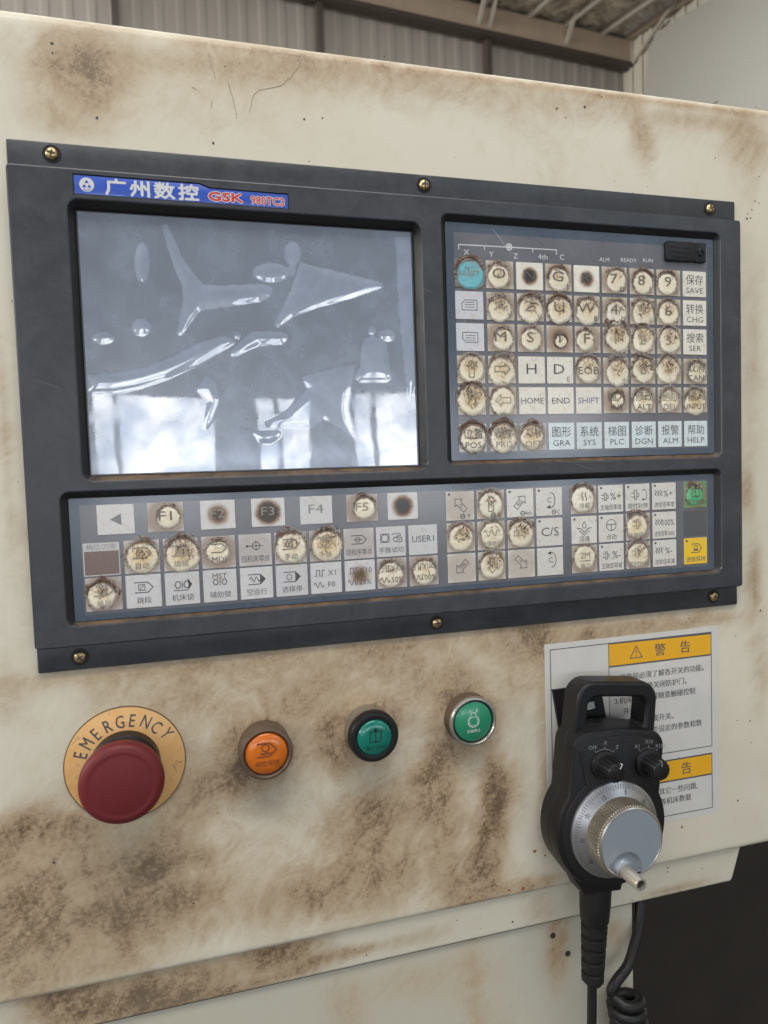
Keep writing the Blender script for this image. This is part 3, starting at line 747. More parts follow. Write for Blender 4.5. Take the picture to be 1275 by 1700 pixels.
badge_out = [(29.2, 15.9), (88.5, 15.9), (93.6, 17.7), (133.6, 17.9), (133.6, 25.9), (29.2, 25.6)]
badge_poly = [L(*q) for q in badge_out][::-1]
body = MB()
ol = [[(x, y, 0.1) for x, y in outer], [(x, y, 6.2) for x, y in outer], [(x, y, 6.76) for x, y in offset_poly(outer, 0.24)], [(x, y, 7.0) for x, y in offset_poly(outer, 0.8)]]
body.loft(ol, 0, False, False)
rims = []
for (a, fl, zf) in holes:
    o_ = lrect(*a); i_ = lrect(*fl)
    r0 = offset_poly(o_, -0.8)
    rims.append(r0)
    rings = [[(x, y, 7.0) for x, y in r0], [(x, y, 6.8) for x, y in offset_poly(o_, -0.25)], [(x, y, 6.3) for x, y in o_]]
    body.loft([r[::-1] for r in rings], 0, False, False)
    n = len(o_); b0 = len(body.v)
    body.v += [(x, y, 6.3) for x, y in o_] + [(x, y, zf) for x, y in i_]
    cy = sum(q[1] for q in o_) / n
    ymin = min(q[1] for q in o_)
    for k in range(n):
        j = (k + 1) % n
        body.f.append((b0 + k, b0 + n + k, b0 + n + j, b0 + j))
        body.m.append(2 if (o_[k][1] < ymin + 1.2 and o_[j][1] < ymin + 1.2) else 1)
    body.flat(i_, zf, 1)
rims.append(badge_poly)
body.holed(offset_poly(outer, 0.8), rims, 7.0, 0)
b2 = offset_poly(badge_poly, 0.25)
body.loft([[(x, y, 7.0) for x, y in badge_poly][::-1], [(x, y, 6.2) for x, y in b2][::-1]], 0, False, False)
body.flat(b2, 6.2, 1)
bez = body.build('bezel', [PANEL, RECESS, DUST], pan, smooth=32)

# maker's badge
bd = MB().prism(offset_poly(badge_poly, 0.45), 6.25, 6.55, 0.12).build('badge', BADGE, pan, smooth=40)
bl = MB(); cx, cy = L(35.4, 20.7)
bl.flat(circle(cx, cy, 3.35, 28), 6.585)
bl.build('emblem_disc', INK_WHITE, bd)
em = MB()
tri = [(0, 2.5), (-2.3, -1.5), (2.3, -1.5)]
for k, (ax, ay) in enumerate(((0, 1.35), (-1.15, -0.75), (1.15, -0.75))):
    em.flat([(cx + ax, cy + ay + 1.0), (cx + ax - 1.0, cy + ay - 0.62), (cx + ax + 1.0, cy + ay - 0.62)], 6.61)
em.stroke([(cx + 2.0 * math.cos(t), cy - 0.1 + 2.6 * math.sin(t)) for t in np.linspace(math.radians(220), math.radians(320), 8)], 0.35, 6.61)
em.build('emblem', BADGE, bd)
def shifted(mb, t, u, v, size, z, sx, r):
    x, y = L(u, v)
    for i, (dx, dy) in enumerate(((0, 0), (r, 0), (-r, 0), (0, r), (0, -r), (r * .7, r * .7), (-r * .7, r * .7), (r * .7, -r * .7), (-r * .7, -r * .7))):
        mb.text(t, x + dx, y + dy, size, z + i * 0.0012, sx=sx)
tw = MB()
for ch, u in (('广', 48.6), ('州', 59.8), ('数', 71.5), ('控', 83.1)):
    shifted(tw, ch, u, 20.9, 8.3, 6.59, 1.25, 0.28)
shifted(tw, 'GSK', 101.4, 21.9, 5.9, 6.59, 1.6, 0.62)
shifted(tw, '980TC3', 122.6, 22.3, 5.6, 6.59, 0.95, 0.42)
tw.build('badge_lettering', INK_WHITE, bd)
tr_ = MB()
shifted(tr_, 'GSK', 101.4, 21.9, 5.9, 6.615, 1.6, 0.26)
shifted(tr_, '980TC3', 122.6, 22.3, 5.6, 6.615, 0.95, 0.12)
tr_.build('red_badge_lettering', INK_RED, bd)

# flange screws
def screw_mesh():
    mb = MB()
    prof = [(2.9, 0), (3.0, 0.5), (2.7, 1.2), (2.0, 1.7), (1.0, 1.95)]
    mb.lathe(prof, 24)
    for rot in (0.0, math.pi / 2):
        c, s = math.cos(rot), math.sin(rot)
        q = [(-1.75, -.36), (1.75, -.36), (1.75, .36), (-1.75, .36)]
        mb.prism([(x * c - y * s, x * s + y * c) for x, y in q], 1.6, 2.02 + 0.004 * (rot > 0), mi=1)
    return mb
sm = screw_mesh(); scr0 = None
for k, (u, v) in enumerate(((19.9, 5.6), (210.5, 5.8), (400.8, 5.8), (19.7, 252.4), (210.4, 252.2), (401.1, 252.2))):
    x, y = L(u, v)
    if scr0 is None:
        scr0 = sm.build('screw', [BRASS, RECESS], pan, (x, y, 2.0), smooth=35)
        wash0 = MB().lathe([(4.3, 0.0), (4.3, 0.25), (3.0, 0.25)], 28, cap1=False).build('washer', BLACK, scr0, (0, 0, 0.02))
        o = scr0
    else:
        o = scr0.copy(); col.objects.link(o); o.location = (x * MM, y * MM, 2 * MM)
        w2 = wash0.copy(); col.objects.link(w2); w2.parent = o
    o.rotation_euler.z = random.uniform(0, 1.5)

# ---------------------------------------------------------------- screen with its blistered protective film
def make_lcd():
    m, nt, b = new_mat('dark_display_glass'); g = NT(nt); co = g.coord()
    n = g.noise(co, 18, 4, 0.6)
    g.l(g.mix(n, (0.050, 0.058, 0.074), (0.085, 0.092, 0.108)), b.inputs['Base Color'])
    b.inputs['Roughness'].default_value = 0.22
    return m
x0, y0 = L(29.2, 161.6); x1, y1 = L(202.9, 31.3)
scrn = MB().prism(rrect(x0, y0, x1, y1, 0.6, 2), 0.45, 0.75).build('screen', make_lcd(), pan)
def make_film():
    m, nt, b = new_mat('blistered_clear_film'); g = NT(nt); co = g.coord()
    bub = g.attr('bubble', 'GEOMETRY'); mk = g.attr('smear', 'GEOMETRY')
    n = g.noise(co, 55, 6, 0.65, 0.5)
    sc = g.noise(g.mapping(co, (420, 9, 1), (0, 0, 0.12)), 1, 4, 0.65)
    b.inputs['Base Color'].default_value = (0.43, 0.52, 0.69, 1)  # bluish base stands in for hall light reflected in the film
    b.inputs['Roughness'].default_value = 0.11
    g.l(g.math('ADD', g.math('MULTIPLY', n, 0.10), 0.15), b.inputs['Roughness'])
    b.inputs['Specular IOR Level'].default_value = 0.9
    b.inputs['Coat Weight'].default_value = 0.0
    g.l(g.bump(g.noise(co, 40, 3), 0.018, 0.0015), b.inputs['Normal'])
    tr = g.n('ShaderNodeBsdfTransparent')
    mx = g.n('ShaderNodeMixShader')
    # film haze: dust, bubbles, smears, and the hall's reflection painted in
    haze = g.math('ADD', g.math('MULTIPLY', g.ramp(n, 0.3, 0.75), 0.16), 0.255)
    haze = g.math('ADD', haze, g.math('MULTIPLY', bub, 0.20))
    haze = g.math('ADD', haze, g.math('MULTIPLY', g.ramp(sc, 0.6, 0.75), 0.06))
    haze = g.math('ADD', haze, g.math('MULTIPLY', mk, g.math('ADD', g.math('MULTIPLY', n, 0.5), 0.15)), clamp=True)
    b2 = g.n('ShaderNodeBsdfGlossy'); g.l(g.math('ADD', g.math('MULTIPLY', g.ramp(n, 0.45, 0.8), 0.08), 0.012), b2.inputs['Roughness'])
    nrm = nt.nodes[b.inputs['Normal'].links[0].from_node.name].outputs[0]
    g.l(nrm, b2.inputs['Normal'])
    fr = g.n('ShaderNodeFresnel'); fr.inputs[0].default_value = 1.6; g.l(nrm, fr.inputs['Normal'])
    b3 = g.n('ShaderNodeBsdfGlossy'); b3.inputs['Roughness'].default_value = 0.36; g.l(nrm, b3.inputs['Normal'])
    m3 = g.n('ShaderNodeMixShader'); m3.inputs[0].default_value = 0.42
    g.l(b2.outputs[0], m3.inputs[1]); g.l(b3.outputs[0], m3.inputs[2])
    g.l(haze, mx.inputs[0]); g.l(tr.outputs[0], mx.inputs[1]); g.l(b.outputs[0], mx.inputs[2])
    m2 = g.n('ShaderNodeMixShader')
    g.l(g.math('ADD', g.math('MULTIPLY', fr.outputs[0], 2.9), 0.06, clamp=True), m2.inputs[0]); g.l(mx.outputs[0], m2.inputs[1]); g.l(m3.outputs[0], m2.inputs[2])
    g.l(m2.outputs[0], nt.nodes['Material Output'].inputs[0])
    return m
STEP = 0.55
gx = np.arange(29.8, 202.5, STEP); gy = np.arange(31.8, 161.2, STEP)
GU, GV = np.meshgrid(gx, gy)
H = np.zeros_like(GU); BUB = np.zeros_like(GU)
for pi_, poly in enumerate(BUBBLES):
    hk_ = {5: 0.30, 6: 0.55, 7: 0.5}.get(pi_, 1.0)
    P = np.array(poly); lo = P.min(0) - 1; hi = P.max(0) + 1
    ix = np.where((gx > lo[0]) & (gx < hi[0]))[0]; iy = np.where((gy > lo[1]) & (gy < hi[1]))[0]
    if not len(ix) or not len(iy): continue
    sl = np.s_[iy[0]:iy[-1] + 1, ix[0]:ix[-1] + 1]
    X, Y = GU[sl], GV[sl]; ins = np.zeros(X.shape, bool); dist = np.full(X.shape, 1e9)
    for i in range(len(P)):
        (ax, ay), (bx, by) = P[i - 1], P[i]
        cond = ((ay > Y) != (by > Y)) & (X < (bx - ax) * (Y - ay) / (by - ay + 1e-9) + ax); ins ^= cond
        t = np.clip(((X - ax) * (bx - ax) + (Y - ay) * (by - ay)) / ((bx - ax) ** 2 + (by - ay) ** 2 + 1e-9), 0, 1)
        dist = np.minimum(dist, np.hypot(X - ax - t * (bx - ax), Y - ay - t * (by - ay)))
    r = 5.0; d = np.clip(dist / r, 0, 1)
    H[sl] = np.maximum(H[sl], np.where(ins, hk_ * 0.40 * (1 - (1 - d) ** 2), 0))
    BUB[sl] = np.maximum(BUB[sl], np.where(ins, np.clip(0.85 + 0.35 * np.exp(-dist / 0.45), 0, 1.5), 0))
def blur(A):
    B = np.pad(A, 1, mode='edge')
    return (B[:-2, 1:-1] + B[2:, 1:-1] + B[1:-1, :-2] + B[1:-1, 2:] + 2 * B[1:-1, 1:-1]) / 6
for _ in range(3): H = blur(H)
BUB = blur(BUB)
SM = np.zeros_like(GU)
for cu, cv, ru, rv, st in ((70, 148, 34, 13, 0.5), (100, 156, 60, 6, 0.5), (150, 156, 50, 7, 0.45), (180, 146, 26, 10, 0.4), (46, 130, 20, 10, 0.15), (120, 132, 70, 22, 0.14), (188, 34, 14, 3, 0.25)):
    SM += st * np.exp(-((GU - cu) / ru) ** 2 - ((GV - cv) / rv) ** 2)
H = H + 0.015 * np.sin(GU * 0.09 + GV * 0.05) + 0.012 * np.sin(GV * 0.13 - GU * 0.03)
ny, nx = GU.shape
vs = np.stack([(GU - 210) * MM, (129.5 - GV) * MM, (1.0 + H) * MM], -1).reshape(-1, 3)
idx = np.arange(nx * ny).reshape(ny, nx)
fs = np.stack([idx[1:, :-1], idx[1:, 1:], idx[:-1, 1:], idx[:-1, :-1]], -1).reshape(-1, 4)
me = bpy.data.meshes.new('protective_film'); me.from_pydata(vs.tolist(), [], fs.tolist())
me.materials.append(make_film())
for nm, A in (('bubble', BUB), ('smear', SM)):
    a = me.attributes.new(nm, 'FLOAT', 'POINT'); a.data.foreach_set('value', A.astype(np.float32).ravel())
me.shade_smooth(); me.update()
put('protective_film', me, scrn)

# ---------------------------------------------------------------- keypads
PAPER = (0.68, 0.645, 0.565); PAPER_COOL = (0.56, 0.63, 0.655); PAPER_GREY = (0.55, 0.55, 0.59)
def membrane(u0, v0, u1, v1, fu0, fv0, fu1, fv1):
    a, b_ = L(u0, v1); c, d = L(u1, v0)
    m = MB().prism(rrect(a, b_, c, d, 1.0, 3), 3.5, 4.0, 0.1).build('keypad_membrane', FILM_BORDER, pan)
    a, b_ = L(fu0, fv1); c, d = L(fu1, fv0)
    MB().prism(rrect(a, b_, c, d, 0.4, 2), 4.0, 4.06).build('printed_field', FILM_FIELD, m)
    return m
mem_up = membrane(221.5, 25.5, 401.3, 159.6, 226.5, 31.0, 396.8, 155.8)
mem_lo = membrane(18.6, 172.7, 400.5, 234.3, 23.4, 176.2, 395.6, 231.2)

KEY_MESH = {}
def key_mesh(w, h):
    k = (round(w, 1), round(h, 1))
    if k not in KEY_MESH:
        mb = MB().prism(rrect(-w / 2, -h / 2, w / 2, h / 2, 0.35, 2), 0.0, 0.32, 0.12)
        me = bpy.data.meshes.new('key')
        me.from_pydata([(x * MM, y * MM, z * MM) for x, y, z in mb.v], [], mb.f)
        me.materials.append(KEY); me.update(); KEY_MESH[k] = me
    return KEY_MESH[k]

# every icon draws into a mesh builder around (0,0) at height z
def ic_page(mb, z, flip):
    s = -1 if flip else 1
    mb.stroke([(-4.6, -2.6 * s), (-4.6, 1.0 * s), (-2.9, 3.0 * s), (4.6, 3.0 * s), (4.6, -2.6 * s)], 0.42, z, closed=True)
    for y in (-1.0, 0.4, 1.7): mb.stroke([(-2.9, y * s), (3.2, y * s)], 0.35, z)
def arrow_pts(ln=5.2, hw=3.6, sw=1.7, hd=3.6):
    return [(0, ln), (-hw, ln - hd), (-sw, ln - hd), (-sw, -ln), (sw, -ln), (sw, ln - hd), (hw, ln - hd)]
def ic_arrow(mb, z, ang, k=1.0, txt=None, w=0.38, cx=0, cy=0.4):
    c, s = math.cos(ang), math.sin(ang)
    mb.stroke([(cx + k * (x * c - y * s), cy + k * (x * s + y * c)) for x, y in arrow_pts()], w, z, closed=True)
    if txt: mb.text(txt, cx - 1.0 * k * -s * -1, cy - 1.0 * k * c, 3.4 * k, z, rot=ang + (math.pi / 2 if abs(math.sin(ang)) > .5 else 0) if len(txt) > 1 else 0)
def ic_hex(mb, z, cx=0, cy=1.8, w=9.0, h=5.6, fillend=False):
    mb.stroke([(cx - w / 2, cy + h / 2), (cx + w * .22, cy + h / 2), (cx + w / 2, cy), (cx + w * .22, cy - h / 2), (cx - w / 2, cy - h / 2)], 0.5, z)
    if fillend: mb.flat([(cx + w * .2, cy + h / 2), (cx + w / 2, cy), (cx + w * .2, cy - h / 2)], z)
def wave(mb, z, cx, cy, w, h, n=2.5, lw=0.42):
    mb.stroke([(cx - w / 2 + w * t, cy + h / 2 * math.sin(2 * math.pi * n * t)) for t in np.linspace(0, 1, 36)], lw, z)
def pulse(mb, z, cx, cy, w, h):
    q = w / 4
    mb.stroke([(cx - w / 2, cy - h / 2), (cx - w / 2 + q * .7, cy - h / 2), (cx - w / 2 + q * .7, cy + h / 2), (cx - w / 2 + 2 * q, cy + h / 2), (cx - w / 2 + 2 * q, cy - h / 2), (cx - w / 2 + 3 * q, cy - h / 2), (cx - w / 2 + 3 * q, cy + h / 2), (cx + w / 2, cy + h / 2)], 0.42, z)
def ring(mb, z, cx, cy, r, lw=0.42): mb.stroke(circle(cx, cy, r, 22), lw, z, closed=True)
def loop_arrow(mb, z, up):
    a = np.linspace(math.radians(100), math.radians(-112), 16)
    pts = [(1.2 + 2.6 * math.cos(t), 0.9 + 4.4 * math.sin(t)) for t in a]
    if not up: pts = pts
    else: pts = [(x, 1.8 - y) for x, y in pts]
    mb.stroke(pts, 0.5, z)
    e = pts[-1]; s = 1 if up else -1
    mb.flat([(e[0] - 2.2, e[1] + 0.2 * s), (e[0] + 0.4, e[1] + 1.2), (e[0] + 0.4, e[1] - 1.2)], z)
    mb.text('C', 0.2, 0.9, 4.6, z)
def spindle(mb, z, cx, cy, k=1.0):
    mb.stroke([(cx - 4.2 * k, cy + 1.3 * k), (cx - 1.6 * k, cy + 1.3 * k)], 0.42, z)
    mb.stroke([(cx - 4.2 * k, cy - 1.3 * k), (cx - 1.6 * k, cy - 1.3 * k)], 0.42, z)
    mb.stroke([(cx - 1.6 * k, cy - 2.8 * k), (cx + 0.2 * k, cy - 2.8 * k), (cx + 0.2 * k, cy + 2.8 * k), (cx - 1.6 * k, cy + 2.8 * k)], 0.42, z, closed=True)
    mb.stroke([(cx + 0.2 * k, cy + 1.6 * k), (cx + 1.8 * k, cy + 0.7 * k), (cx + 1.8 * k, cy - 0.7 * k), (cx + 0.2 * k, cy - 1.6 * k)], 0.42, z)
def springs(mb, z, cx, cy):
    for i in range(3):
        mb.stroke([(cx - 2.4 + i * 1.9, cy + 2.0), (cx - 1.4 + i * 1.9, cy + .9), (cx - 2.4 + i * 1.9, cy - .2), (cx - 1.4 + i * 1.9, cy - 1.6)], 0.55, z)
def cn(mb, z, t, y=-4.6, size=3.7): mb.text(t, 0, y, size, z, fit=14.5)
def dotlamp(mb, z): mb.flat(circle(-6.7, 6.7, 0.75, 12), z)
def duo(t, e):   # Chinese above, Latin below
    return lambda mb, z: (mb.text(t, 0, 2.6, 6.6, z, fit=13.5), mb.text(e, 0, -4.0, 4.9, z, sx=1.2, fit=13.5))
def big(t, sub=None, size=8.4):
    def d(mb, z):
        mb.text(t, -0.8 if sub else -0.2, 0.7, size, z, sx=1.34)
        if sub: mb.text(sub, 5.4, -5.2, 4.2, z, sx=1.1)
    return d
def word(t, size=5.0): return lambda mb, z: mb.text(t, 0, 0, size, z, sx=1.25, fit=14.6)

CHAR = simple('charred_shreds', (0.060, 0.030, 0.015), .5, wear=.5, wscale=420)
CHAR_THIN = simple('dull_scratches', (0.06, 0.12, 0.12), .5)
def key(u, v, w, h, draw, patch=None, tint=PAPER, ink=None, burn=0.0, burn_r=7.0, halo=None, style='disc', yellow=0.42, scorch=0.7, char=0.5, pcol=None, label=None, mem=None, bank='up'):
    x, y = L(u, v)
    k = bpy.data.objects.new('key', key_mesh(w, h)); col.objects.link(k); k.parent = pan
    k.location = (x * MM, y * MM, 4.07 * MM)
    t = random.uniform(0.93, 1.03); k.color = (*[c * t for c in tint], 1)
    k['burn'] = float(burn); k['burn_radius'] = burn_r * MM; k['halo'] = float(halo if halo is not None else (0.75 if patch else 0.0))
    if label: k['label'] = label
    z = 0.36
    if patch:
        pu, pv, pr = patch; px, py = pu - u, v - pv
        z = make_worn(k, px, py, pr, style, yellow, scorch, char, pcol)
    if draw:
        mb = MB(); draw(mb, z)
        mb.build('legend', ink or (INK_FADED if (patch and (style == 'torn' or scorch > .62)) else INK_WORN if patch else INK), k)
    return k

def make_worn(k, px, py, r, style, yellow, scorch, char, pcol):
    """blistered core of a worn key and the torn film round it"""
    seed = random.uniform(0, 50); nr, na = 9, 40
    ragged = {'disc': 0.035, 'torn': 0.12, 'small': 0.09}[style]
    top = {'disc': 0.45, 'torn': 0.36, 'small': 0.36}[style]
    def R(a): return r * (1 + ragged * 1.6 * noise.noise(Vector((math.cos(a) * 1.6, math.sin(a) * 1.6, seed))) + ragged * noise.noise(Vector((math.cos(a) * 5, math.sin(a) * 5, seed + 9))))
    vs = [(px, py, 0.34 + top)]; fs = []
    for i in range(1, nr + 1):
        q = i / nr
        for j in range(na):
            a = 2 * math.pi * j / na; rr = R(a) * q
            x = px + rr * math.cos(a); y = py + rr * math.sin(a)
            crk = noise.noise(Vector((x * 0.55, y * 1.1, seed))) * (0.10 if style == 'disc' else 0.22)
            zz = 0.34 + (top + crk) * (1 - q ** 7) - (0.25 if i == nr else 0)
            vs.append((x, y, zz))
    for j in range(na):
        fs.append((0, 1 + j, 1 + (j + 1) % na))
        for i in range(nr - 1):
            a0 = 1 + i * na; b0 = a0 + na; j2 = (j + 1) % na
            fs.append((a0 + j, b0 + j, b0 + j2, a0 + j2))
    me = bpy.data.meshes.new('worn_patch')
    me.from_pydata([((x - px) * MM, (y - py) * MM, z * MM) for x, y, z in vs], [], fs)
    me.materials.append(PATCH_MAT); me.shade_smooth(); me.update()
    o = put('worn_patch', me, k, (px, py, 0)); 
    t = random.uniform(0.92, 1.04)
    o.color = (*[c * t for c in (pcol or (0.75, 0.705, 0.585))], 1)
    o['radius'] = r * MM; o['yellow'] = float(yellow); o['scorch'] = float(scorch)
    # torn film: irregular crinkled collar, widest at the top and left
    na = 56; nr = 5; vs = []; fs = []
    span = {'disc': 0.30, 'torn': 0.40, 'small': 0.40}[style]
    for j in range(na):
        a = 2 * math.pi * j / na
        wide = span * (0.30 + 0.42 * max(0, math.sin(a + 0.35)) + 1.0 * max(0, noise.noise(Vector((math.cos(a) * 2.2, math.sin(a) * 2.2, seed + 3)))))
        for i in range(nr):
            q = i / (nr - 1)
            rr = R(a) * (0.955 + wide * q)
            hgt = 0.42 + 0.55 * math.sin(math.pi * min(1, q * 1.25)) * (0.5 + abs(noise.noise(Vector((a * 4, q * 2, seed))))) * (1.4 if style == 'torn' else 1.0)
            if i == nr - 1: hgt = 0.38 + 0.3 * abs(noise.noise(Vector((a * 6, 1, seed))))
            jit = 0.14 * noise.noise(Vector((a * 7, q * 3, seed + 20)))
            vs.append(((rr + jit) * math.cos(a), (rr + jit) * math.sin(a), hgt))
    for j in range(na):
        for i in range(nr - 1):
            a0 = j * nr + i; b0 = ((j + 1) % na) * nr + i
            fs.append((a0, a0 + 1, b0 + 1, b0))
    me = bpy.data.meshes.new('torn_film'); me.from_pydata([(x * MM, y * MM, z * MM) for x, y, z in vs], [], fs)
    me.materials.append(TORN); me.shade_smooth(); me.update()
    o2 = put('torn_film', me, k, (px, py, 0)); o2['char'] = float(char); o2['radius'] = r * MM
    # dark scratches and charred shreds clawed over the upper half
    mb = MB(); zt = 0.34 + top + 0.13
    for q in range(int(3 + 13 * scorch)):
        a0 = random.gauss(-0.85, 0.5) if random.random() < .7 else random.gauss(0.5, .6)
        if random.random() < .38:      # along the rim
            t0 = random.gauss(math.pi * .55, .8); rr = R(t0) * random.uniform(.92, 1.1); x, y = rr * math.cos(t0), rr * math.sin(t0); a0 = t0 + math.pi / 2 + random.gauss(0, .4)
        else:
            x, y = random.gauss(.10, .26) * r, random.gauss(.34, .25) * r
        ln = r * abs(random.gauss(.30, .16)); bend = random.gauss(0, .5); pts = []
        for s in range(6):
            pts.append((x, y)); x += ln / 5 * math.cos(a0); y += ln / 5 * math.sin(a0); a0 += bend / 5 + random.gauss(0, .12)
        w = random.uniform(.12, .42) * (.75 + .5 * scorch)
        b0 = len(mb.v); mb.stroke(pts, w, zt + random.uniform(0, .12))
        for i, tp in enumerate((.25, .8, 1, 1, .7, .2)):      # taper both ends
            for off in (0, 6):
                m_ = Vector(pts[i]); v_ = Vector(mb.v[b0 + off + i][:2]); n_ = m_ + (v_ - m_) * tp
                mb.v[b0 + off + i] = (n_.x, n_.y, mb.v[b0 + off + i][2])
    mb.build('scratch_marks', CHAR if pcol is None else CHAR_THIN, k, (px, py, 0))
    return 0.34 + top + (0.16 if style != 'torn' else 0.18)

# --- upper keypad: nine columns, six rows
XC = [234.9, 254.2, 273.2, 291.9, 310.7, 329.7, 348.9, 367.9, 387.0]
YR = [53.7, 71.6, 89.5, 107.8, 125.7, 146.8]
D = lambda a: (lambda mb, z: ic_arrow(mb, z, a, 0.92, w=0.45))
UPK = [
 [('RESET', word('RESET', 4.2)), ('O', big('O', 'F')), ('N', big('N')), ('G', big('G', 'I')), ('R', big('R')), ('7', big('7', 'SP')), ('8', big('8', '[')), ('9', big('9', ']')), ('SAVE', duo('保存', 'SAVE'))],
 [('PGUP', lambda mb, z: ic_page(mb, z, False)), ('X', big('X', 'Y')), ('Z', big('Z', 'V')), ('U', big('U')), ('W', big('W', 'B')), ('4', big('4', 'D')), ('5', big('5', '(')), ('6', big('6', 'J')), ('CHG', duo('转换', 'CHG'))],
 [('PGDN', lambda mb, z: ic_page(mb, z, True)), ('M', big('M', 'I')), ('S', big('S', 'L')), ('T', big('T')), ('F', big('F', '=')), ('1', big('1')), ('2', big('2', '*')), ('3', big('3', '/')), ('SER', duo('搜索', 'SER'))],
 [('UP', D(0)), ('RIGHT', D(-math.pi / 2)), ('H', big('H')), ('D', big('D', 'E')), ('EOB', word('EOB', 6.2)), ('DOT', big('-', '+')), ('0', big('0')), ('SL', big('.', '/')), ('CAN', duo('取消', 'CAN'))],
 [('DOWN', D(math.pi)), ('LEFT', D(math.pi / 2)), ('HOME', word('HOME')), ('END', word('END')), ('SHIFT', word('SHIFT')), ('INS', duo('插入', 'INS')), ('ALT', duo('修改', 'ALT')), ('DEL', duo('删除', 'DEL')), ('INPUT', duo('输入', 'INPUT'))],
 [('POS', duo('位置', 'POS')), ('PRG', duo('程序', 'PRG')), ('OFT', duo('刀补', 'OFT')), ('GRA', duo('图形', 'GRA')), ('SYS', duo('系统', 'SYS')), ('PLC', duo('梯图', 'PLC')), ('DGN', duo('诊断', 'DGN')), ('ALM', duo('报警', 'ALM')), ('HELP', duo('帮助', 'HELP'))],
]
STY = {  # style, yellow, scorch, char
 'RESET': dict(style='disc', yellow=0, scorch=0.35, char=0.75, pcol=(0.10, 0.42, 0.50)), 'O': dict(scorch=0.35), 'G': dict(scorch=0.35, char=.65), '7': dict(scorch=0.4), '8': dict(scorch=0.15, char=.7), '9': dict(scorch=0.1, char=.6),
 'X': dict(scorch=0.8, yellow=.45), 'Z': dict(scorch=0.85, yellow=.4, char=.65), 'U': dict(scorch=0.6, yellow=.6, char=.8), 'W': dict(scorch=0.45, yellow=.5), '4': dict(scorch=0.55, yellow=.1), '5': dict(style='torn', scorch=0.8, char=.5), '6': dict(scorch=0.5, char=.6),
 'M': dict(scorch=0.3), 'S': dict(scorch=0.3), 'T': dict(style='small', scorch=.3, char=.95), 'F': dict(scorch=0.3), '1': dict(style='torn', scorch=1.0, char=.6), '2': dict(style='torn', scorch=0.85, char=.6), '3': dict(scorch=0.7),
 'UP': dict(yellow=.7, scorch=.6), 'RIGHT': dict(yellow=.6, scorch=.4), 'EOB': dict(scorch=.5, char=.6), 'DOT': dict(style='torn', scorch=.7, char=.4), '0': dict(style='torn', scorch=1.0, char=.6), 'SL': dict(style='torn', scorch=.9, char=.4), 'CAN': dict(style='small', scorch=.3, char=.5),
 'DOWN': dict(yellow=.8, scorch=1.0, char=.6), 'LEFT': dict(style='torn', scorch=.1, char=.2), 'INS': dict(style='small', scorch=.2, char=.8), 'ALT': dict(scorch=.3), 'DEL': dict(style='torn', scorch=.15, char=.45), 'INPUT': dict(yellow=.8, scorch=.5),
 'POS': dict(yellow=.35, scorch=.5, char=.8), 'PRG': dict(yellow=.45, scorch=.85, char=.7), 'OFT': dict(yellow=.8, scorch=.8),
 'F1': dict(scorch=.1, char=.4), 'AUTO': dict(yellow=.95, scorch=.6, char=.45), 'EDIT': dict(yellow=.75, scorch=1.0, char=.5), 'MDI': dict(scorch=.15, style='small'), 'SBK': dict(style='torn', scorch=.9, yellow=.5, char=.7),
 'JOG': dict(yellow=.4, scorch=.55, char=.5), 'HND': dict(yellow=.95, scorch=.7, char=.5), 'F5': dict(scorch=.12, char=.6), 'X100': dict(scorch=.4, yellow=.2, char=.45), 'X1000': dict(scorch=.3, char=.4),
 'XUP': dict(scorch=.3, yellow=.2, char=.3), 'XL': dict(yellow=.6, scorch=.8, char=.4), 'RAPID': dict(style='torn', scorch=.15, char=.3), 'XR': dict(yellow=.5, scorch=.8, char=.5), 'XD': dict(yellow=.4, scorch=.9, char=.45),
 'COOL': dict(scorch=.15, yellow=.1, char=.55), 'STOP': dict(style='torn', yellow=.7, scorch=.2, char=.55), 'CHUCK': dict(style='torn', scorch=.15, yellow=.4, char=.15), 'SREV': dict(style='torn', yellow=.5, scorch=.4, char=.4),
 'START': dict(style='small', yellow=0, scorch=.25, char=.6, pcol=(0.03, 0.46, 0.17)),
}
BURN = {'N': (1.6, 6.2), 'R': (1.1, 6.2), 'T': (1.3, 7.5), 'INS': (.8, 7.5), '8': (.4, 8), '1': (.5, 9), '0': (.5, 9)}
LBL = {'RESET': 'worn turquoise reset key', 'N': 'key burnt dark brown in the middle', 'SHIFT': 'clean key with violet lettering'}
for r, row in enumerate(UPK):
    for c, (name, draw) in enumerate(row):
        kw = dict(STY.get(name, {}))
        if name in BURN: kw['burn'], kw['burn_r'] = BURN[name]
        tint = PAPER
        if r == 5: tint = PAPER_COOL
        if name in ('PGUP', 'PGDN'): tint = PAPER_GREY
        if name == 'RESET': tint = (0.13, 0.15, 0.17)
        if name == 'SHIFT': kw['ink'] = INK_BLUE
        if name == 'RESET': kw['ink'] = INK_FADED
        key(XC[c], YR[r], 17.1, 15.7 if r < 5 else 16.0, draw, PATCH.get(name), tint, label=LBL.get(name), **kw)

